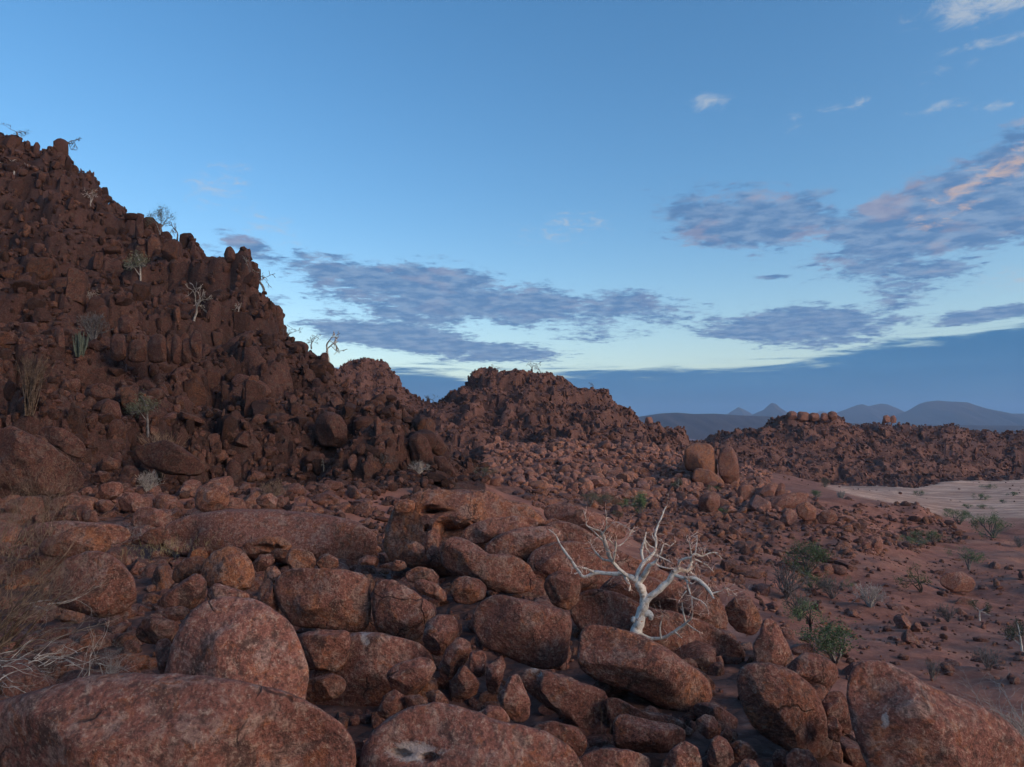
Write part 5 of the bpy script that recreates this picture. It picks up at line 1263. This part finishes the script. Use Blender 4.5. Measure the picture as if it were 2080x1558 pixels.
# ------------------------------------------------------------------ the white tree
def white_tree():
    D = 13.0
    rs = np.random.default_rng(5)
    def tp(tx, ty, dz=0.0): return at(1080 + tx / 4.945, 1000 + ty / 4.945, D + dz)
    foot = tp(1050, 1440)
    root = link('white_tree', None, label='white-barked leafless tree with thick twisted limbs growing among the boulders', cat='tree')
    root.location = foot
    k = D / F / 4.945
    def smooth(pts, n=5):
        P = np.array(pts, float); out = []
        Q = np.vstack([2 * P[0] - P[1], P, 2 * P[-1] - P[-2]])
        for i in range(1, len(Q) - 2):
            for t in np.linspace(0, 1, n, endpoint=False):
                a, b, c, d_ = Q[i - 1], Q[i], Q[i + 1], Q[i + 2]
                out.append(0.5 * ((2 * b) + (-a + c) * t + (2 * a - 5 * b + 4 * c - d_) * t * t + (-a + 3 * b - 3 * c + d_) * t ** 3))
        out.append(P[-1]); return np.array(out)
    def limb(tb, pts, z0=0.0, z1=0.0, sides=8):
        n = len(pts)
        P = np.array([list(tp(a, b, z0 + (z1 - z0) * i / max(1, n - 1))) + [r * k] for i, (a, b, r) in enumerate([(a, b, r * 1.02) for a, b, r in pts])])
        S = smooth(P)
        q = S[:, :3] - foot
        rad = S[:, 3] * (1 + 0.16 * vnoise(q * 14.0, 3)) 
        q = q + np.stack([vnoise(q * 9 + 5, 4), vnoise(q * 9 + 9, 5), vnoise(q * 9 + 2, 6)], 1) * (S[:, 3:4] * 0.25)
        tb.add(q, np.maximum(rad, 0.0035), sides)
        return q
    def knob(tb, c, r):
        v, f = ico(2)
        q = v * r * k * (1 + 0.15 * vnoise(v * 2, 8))[:, None] + (tp(*c) - foot)
        tb.V.append(q); tb.extra.append((f + tb.n)); tb.n += len(q)
    class TB(Tubes):
        def __init__(self): super().__init__(); self.extra = []
        def mesh(self, name): return mesh_from(name, np.concatenate(self.V), [np.concatenate(self.F)] + ([np.concatenate(self.extra)] if self.extra else []))
    t = TB()
    limb(t, [(1030, 1500, 62), (1055, 1400, 55), (1075, 1290, 51), (1100, 1200, 47), (1122, 1120, 47), (1128, 1060, 48), (1108, 985, 42), (1075, 930, 37), (1078, 880, 32)], sides=14)
    limb(t, [(1120, 1110, 40), (1160, 1075, 38), (1230, 1020, 31), (1310, 950, 29), (1380, 880, 28), (1425, 800, 26)], 0, -0.15, 12)
    knob(t, (1028, 1282), 34); knob(t, (1195, 1262), 24)
    limb(t, [(1120, 1235, 36), (1165, 1215, 34), (1195, 1235, 27), (1197, 1262, 20)], 0, -0.06)
    link('trunk', t.mesh('trunk'), M_WHITE, root)
    ends = []
    groups = [
        [([(1080, 900, 28), (1010, 860, 25), (960, 835, 21), (900, 812, 20), (860, 820, 21), (760, 820, 19), (640, 810, 20), (530, 850, 17), (470, 790, 15), (410, 700, 13), (350, 620, 12), (290, 530, 9), (240, 430, 6), (170, 370, 3)], 0, 0.5), ([(620, 800, 13), (540, 765, 9), (480, 755, 4)], 0.2, 0.1), ([(480, 800, 6), (400, 830, 4), (340, 845, 3)], 0.3, 0.2), ([(930, 830, 16), (965, 900, 15), (985, 950, 11), (975, 990, 7)], 0.05, -0.1)],
        [([(960, 840, 18), (880, 770, 18), (810, 700, 17), (790, 660, 19), (770, 610, 19), (740, 510, 20), (715, 430, 18), (690, 390, 12), (620, 370, 8), (550, 330, 6), (550, 280, 4), (520, 180, 3)], 0, -0.3), ([(712, 420, 9), (745, 360, 7), (750, 290, 5), (745, 200, 3)], -0.2, -0.4), ([(710, 480, 10), (630, 400, 7), (570, 350, 5)], -0.2, -0.1), ([(790, 690, 12), (710, 670, 10), (650, 610, 8), (600, 540, 5), (590, 470, 3)], -0.1, 0.2), ([(820, 690, 12), (830, 640, 11), (845, 560, 9), (845, 480, 4)], -0.1, -0.3), ([(845, 545, 8), (790, 490, 6), (750, 430, 4)], -0.2, -0.4), ([(845, 550, 7), (920, 510, 5), (980, 430, 4), (1030, 350, 3)], -0.2, 0.0), ([(735, 380, 5), (830, 300, 4), (920, 330, 3), (1000, 380, 2)], -0.2, -0.5)],
        [([(1075, 900, 30), (1130, 830, 29), (1160, 770, 27), (1180, 730, 22), (1240, 700, 14), (1265, 665, 8)], 0, -0.25), ([(1240, 705, 9), (1280, 740, 7), (1360, 760, 6), (1440, 770, 4)], -0.2, -0.3)],
        [([(1045, 870, 22), (1080, 770, 20), (1140, 690, 19), (1210, 630, 17), (1240, 580, 13), (1250, 480, 11), (1240, 420, 10), (1270, 330, 9), (1310, 240, 8), (1330, 180, 6), (1360, 130, 3)], 0, 0.4), ([(1125, 700, 14), (1105, 600, 15), (1130, 490, 13), (1150, 400, 5)], 0.1, 0.2), ([(1140, 500, 7), (1150, 560, 6), (1180, 600, 6), (1215, 640, 7)], 0.15, 0.2), ([(1140, 480, 6), (1180, 530, 6), (1228, 560, 6)], 0.15, 0.25), ([(1240, 640, 10), (1290, 620, 8), (1330, 520, 6), (1390, 540, 4), (1450, 490, 3)], 0.2, 0.5), ([(1330, 525, 5), (1300, 470, 3)], 0.4, 0.4), ([(1230, 630, 9), (1340, 670, 6), (1430, 720, 4)], 0.2, 0.1), ([(1245, 500, 7), (1215, 440, 5), (1210, 400, 3)], 0.3, 0.4)],
        [([(1425, 810, 26), (1480, 780, 23), (1560, 785, 21), (1600, 720, 18), (1610, 650, 16), (1640, 620, 13), (1710, 640, 8), (1790, 610, 7), (1860, 610, 6), (1910, 670, 4)], -0.15, 0.1), ([(1470, 780, 14), (1485, 700, 12), (1540, 668, 12), (1610, 655, 12)], -0.15, -0.3), ([(1630, 670, 8), (1740, 720, 6), (1830, 800, 4)], 0.0, 0.0), ([(1610, 640, 7), (1590, 550, 5), (1580, 440, 3)], 0.0, -0.2), ([(1640, 615, 7), (1660, 500, 5), (1660, 430, 3)], 0.0, 0.2), ([(1560, 790, 12), (1610, 770, 8), (1660, 710, 5)], -0.1, 0.0), ([(1720, 635, 5), (1710, 580, 4), (1690, 560, 3)], 0, 0)],
        [([(1430, 830, 20), (1520, 860, 17), (1640, 860, 18), (1720, 920, 17), (1790, 990, 15), (1830, 1070, 9)], -0.15, -0.6), ([(1590, 800, 12), (1640, 840, 9), (1660, 855, 6)], -0.1, -0.2), ([(1815, 1015, 7), (1900, 990, 5), (1960, 960, 4), (2060, 1040, 3)], -0.5, -0.6), ([(1490, 850, 15), (1550, 880, 12), (1610, 920, 6)], -0.15, -0.4), ([(1560, 890, 9), (1580, 980, 8), (1610, 1050, 7), (1700, 1090, 6), (1760, 1150, 5), (1780, 1220, 3)], -0.3, -0.7), ([(1605, 1040, 6), (1610, 1150, 4), (1590, 1200, 3)], -0.4, -0.5), ([(1555, 990, 6), (1500, 1060, 4), (1475, 1110, 3)], -0.3, -0.5), ([(1960, 965, 4), (1980, 1040, 2)], -0.6, -0.6)],
        [([(1080, 1420, 24), (1200, 1470, 18), (1320, 1460, 15), (1430, 1400, 15), (1520, 1340, 15), (1560, 1310, 11), (1600, 1270, 8), (1620, 1210, 4)], -0.05, -0.4), ([(1545, 1300, 10), (1520, 1200, 8), (1510, 1100, 5)], -0.35, -0.4), ([(1560, 1320, 7), (1640, 1380, 5), (1720, 1420, 3)], -0.35, -0.5), ([(1300, 1465, 9), (1290, 1370, 7), (1310, 1250, 4), (1300, 1180, 3)], -0.2, -0.2), ([(1440, 1405, 8), (1510, 1465, 5)], -0.3, -0.4)],
    ]
    for gi, g in enumerate(groups):
        tb = TB(); tw = Tubes()
        for pts, z0, z1 in g:
            q = limb(tb, pts, z0, z1)
            thin = [i for i in range(len(q)) if i > len(q) * 0.3]
            for i in rs.choice(thin, min(len(thin), 14), replace=False):
                L = rs.uniform(0.07, 0.26)
                dv = rs.normal(size=3); dv[2] += 0.4; dv /= np.linalg.norm(dv)
                grow(tw, q[i], dv, L * 0.8, 0.0072, 1, rs, ends, 0.45, 0.05, (1, 3), 0.7, 0.7, 4, 4)
        lo = link('limb', tb.mesh('limb'), M_WHITE, root)
        link('twigs', tw.mesh('twigs'), M_TWIGRED, lo, kind='stuff')
white_tree()

# ------------------------------------------------------------------ dry brush in the near corners
def brush(name, label, base, d, stems, length, dirs, mat, spread, rad=0.006, depth=2, seed=0, up=0.0, wob=0.2, jit=0.3, z=0.0):
    rs = np.random.default_rng(seed)
    P = at(base[0], base[1], d) + np.array([0, 0, z])
    root = link(name, None, label=label, cat='shrub'); root.location = P
    thick = Tubes(); fine = Tubes(); ends = []
    for s in range(stems):
        dv = np.array(dirs[rs.integers(len(dirs))], float); dv /= np.linalg.norm(dv); dv = dv + rs.normal(size=3) * spread
        p0 = rs.normal(size=3) * jit * np.array([1, 1, 0.15])
        L = length * rs.uniform(0.5, 1.1)
        e0 = []
        grow(thick, p0, dv, L * 0.5, rad * rs.uniform(0.6, 1.5), 0, rs, e0, wob, up, sides=5, seg=6)
        for e, dd in e0:
            grow(fine, e, dd, L * 0.34, rad * 0.45, depth, rs, ends, wob * 1.2, up, (2, 3), 0.34, 0.72, 3, 5)
    link('stems', thick.mesh('stems'), mat, root, kind='stuff')
    link('twigs', fine.mesh('twigs'), mat, root, kind='stuff')

brush('dry_thicket', 'dense brown thicket of bare stems leaning in from the left edge', (-80, 1330), 10.6, 60, 2.05, [(0.7, 0.2, 1.0), (1.0, 0.3, 0.7), (0.35, 0.1, 1.1), (0.9, -0.1, 0.9)], M_DRY, 0.16, 0.0125, 2, 1, 0.03)
brush('dry_thicket', 'finer rust-brown thicket behind the leaning one at the left edge', (40, 1120), 18.0, 46, 2.0, [(0.5, 0.2, 1.0), (0.1, 0, 1.0), (0.9, 0, 0.8), (-0.4, 0, 1)], M_DRY, 0.25, 0.011, 3, 2, 0.05, jit=0.6)
brush('dead_branches', 'tangle of fallen pale grey branches on the ground at the left edge', (40, 1350), 9.4, 40, 0.9, [(1.0, 0.1, 0.05), (1, 0.3, 0.15), (0.5, 0.6, 0.1), (-0.6, 0.4, 0.1), (0.8, -0.3, 0.1)], M_PALE, 0.25, 0.006, 2, 3, -0.03, 0.35, 0.35)
brush('dead_branches', 'single long pale dead branch reaching across the dark rounded boulder', (90, 1225), 12.0, 4, 1.3, [(1.0, 0.0, 0.25), (1.0, -0.2, 0.1)], M_PALE, 0.12, 0.009, 1, 4, 0.0, 0.3, 0.15)
brush('grass_tuft', 'pale fluffy dry grass tuft left of the big dome boulder', (222, 1372), 9.6, 40, 0.42, [(0.3, 0, 1.0), (-0.2, 0, 1), (0.7, 0, 0.6)], M_PALE, 0.25, 0.003, 2, 5, -0.02, 0.25, 0.05)
brush('dead_branches', 'upright forked dead stem left of the grass tuft', (165, 1380), 9.5, 3, 0.9, [(0.35, 0, 1.0)], M_PALE, 0.1, 0.007, 1, 6, 0.0, 0.25, 0.05)
brush('pale_shrub', 'pale twiggy shrub with crooked stems at the right edge behind the corner boulder', (2090, 1500), 11.5, 34, 1.25, [(-0.8, 0.1, 0.8), (-0.4, 0.2, 1.0), (-1.0, 0, 0.45), (0.1, 0, 1), (-0.2, -0.3, 1)], M_PALE, 0.22, 0.007, 2, 7, 0.0, 0.4, 0.15)
brush('thorn_twig', 'thin dark thorny shoot in front of the layered slab', (1240, 1500), 8.6, 5, 0.65, [(0.1, 0, 1.0)], M_DRY, 0.12, 0.003, 2, 8, 0.0, 0.3, 0.06)
brush('grass_tuft', 'pale dry grass growing on the grey slab beside the long dome', (262, 1092), 22.0, 50, 0.5, [(0.6, 0, 0.8), (-0.5, 0, 0.8), (1, 0, 0.3)], M_PALE, 0.3, 0.004, 2, 9, -0.03, 0.3, 0.5)
brush('grass_strip', 'strip of straw-yellow dry grass along the foot of the long dome', (330, 1118), 20.5, 160, 0.28, [(0.1, 0, 1.0)], M_STRAW, 0.3, 0.004, 1, 10, 0.0, 0.2, 0.7)
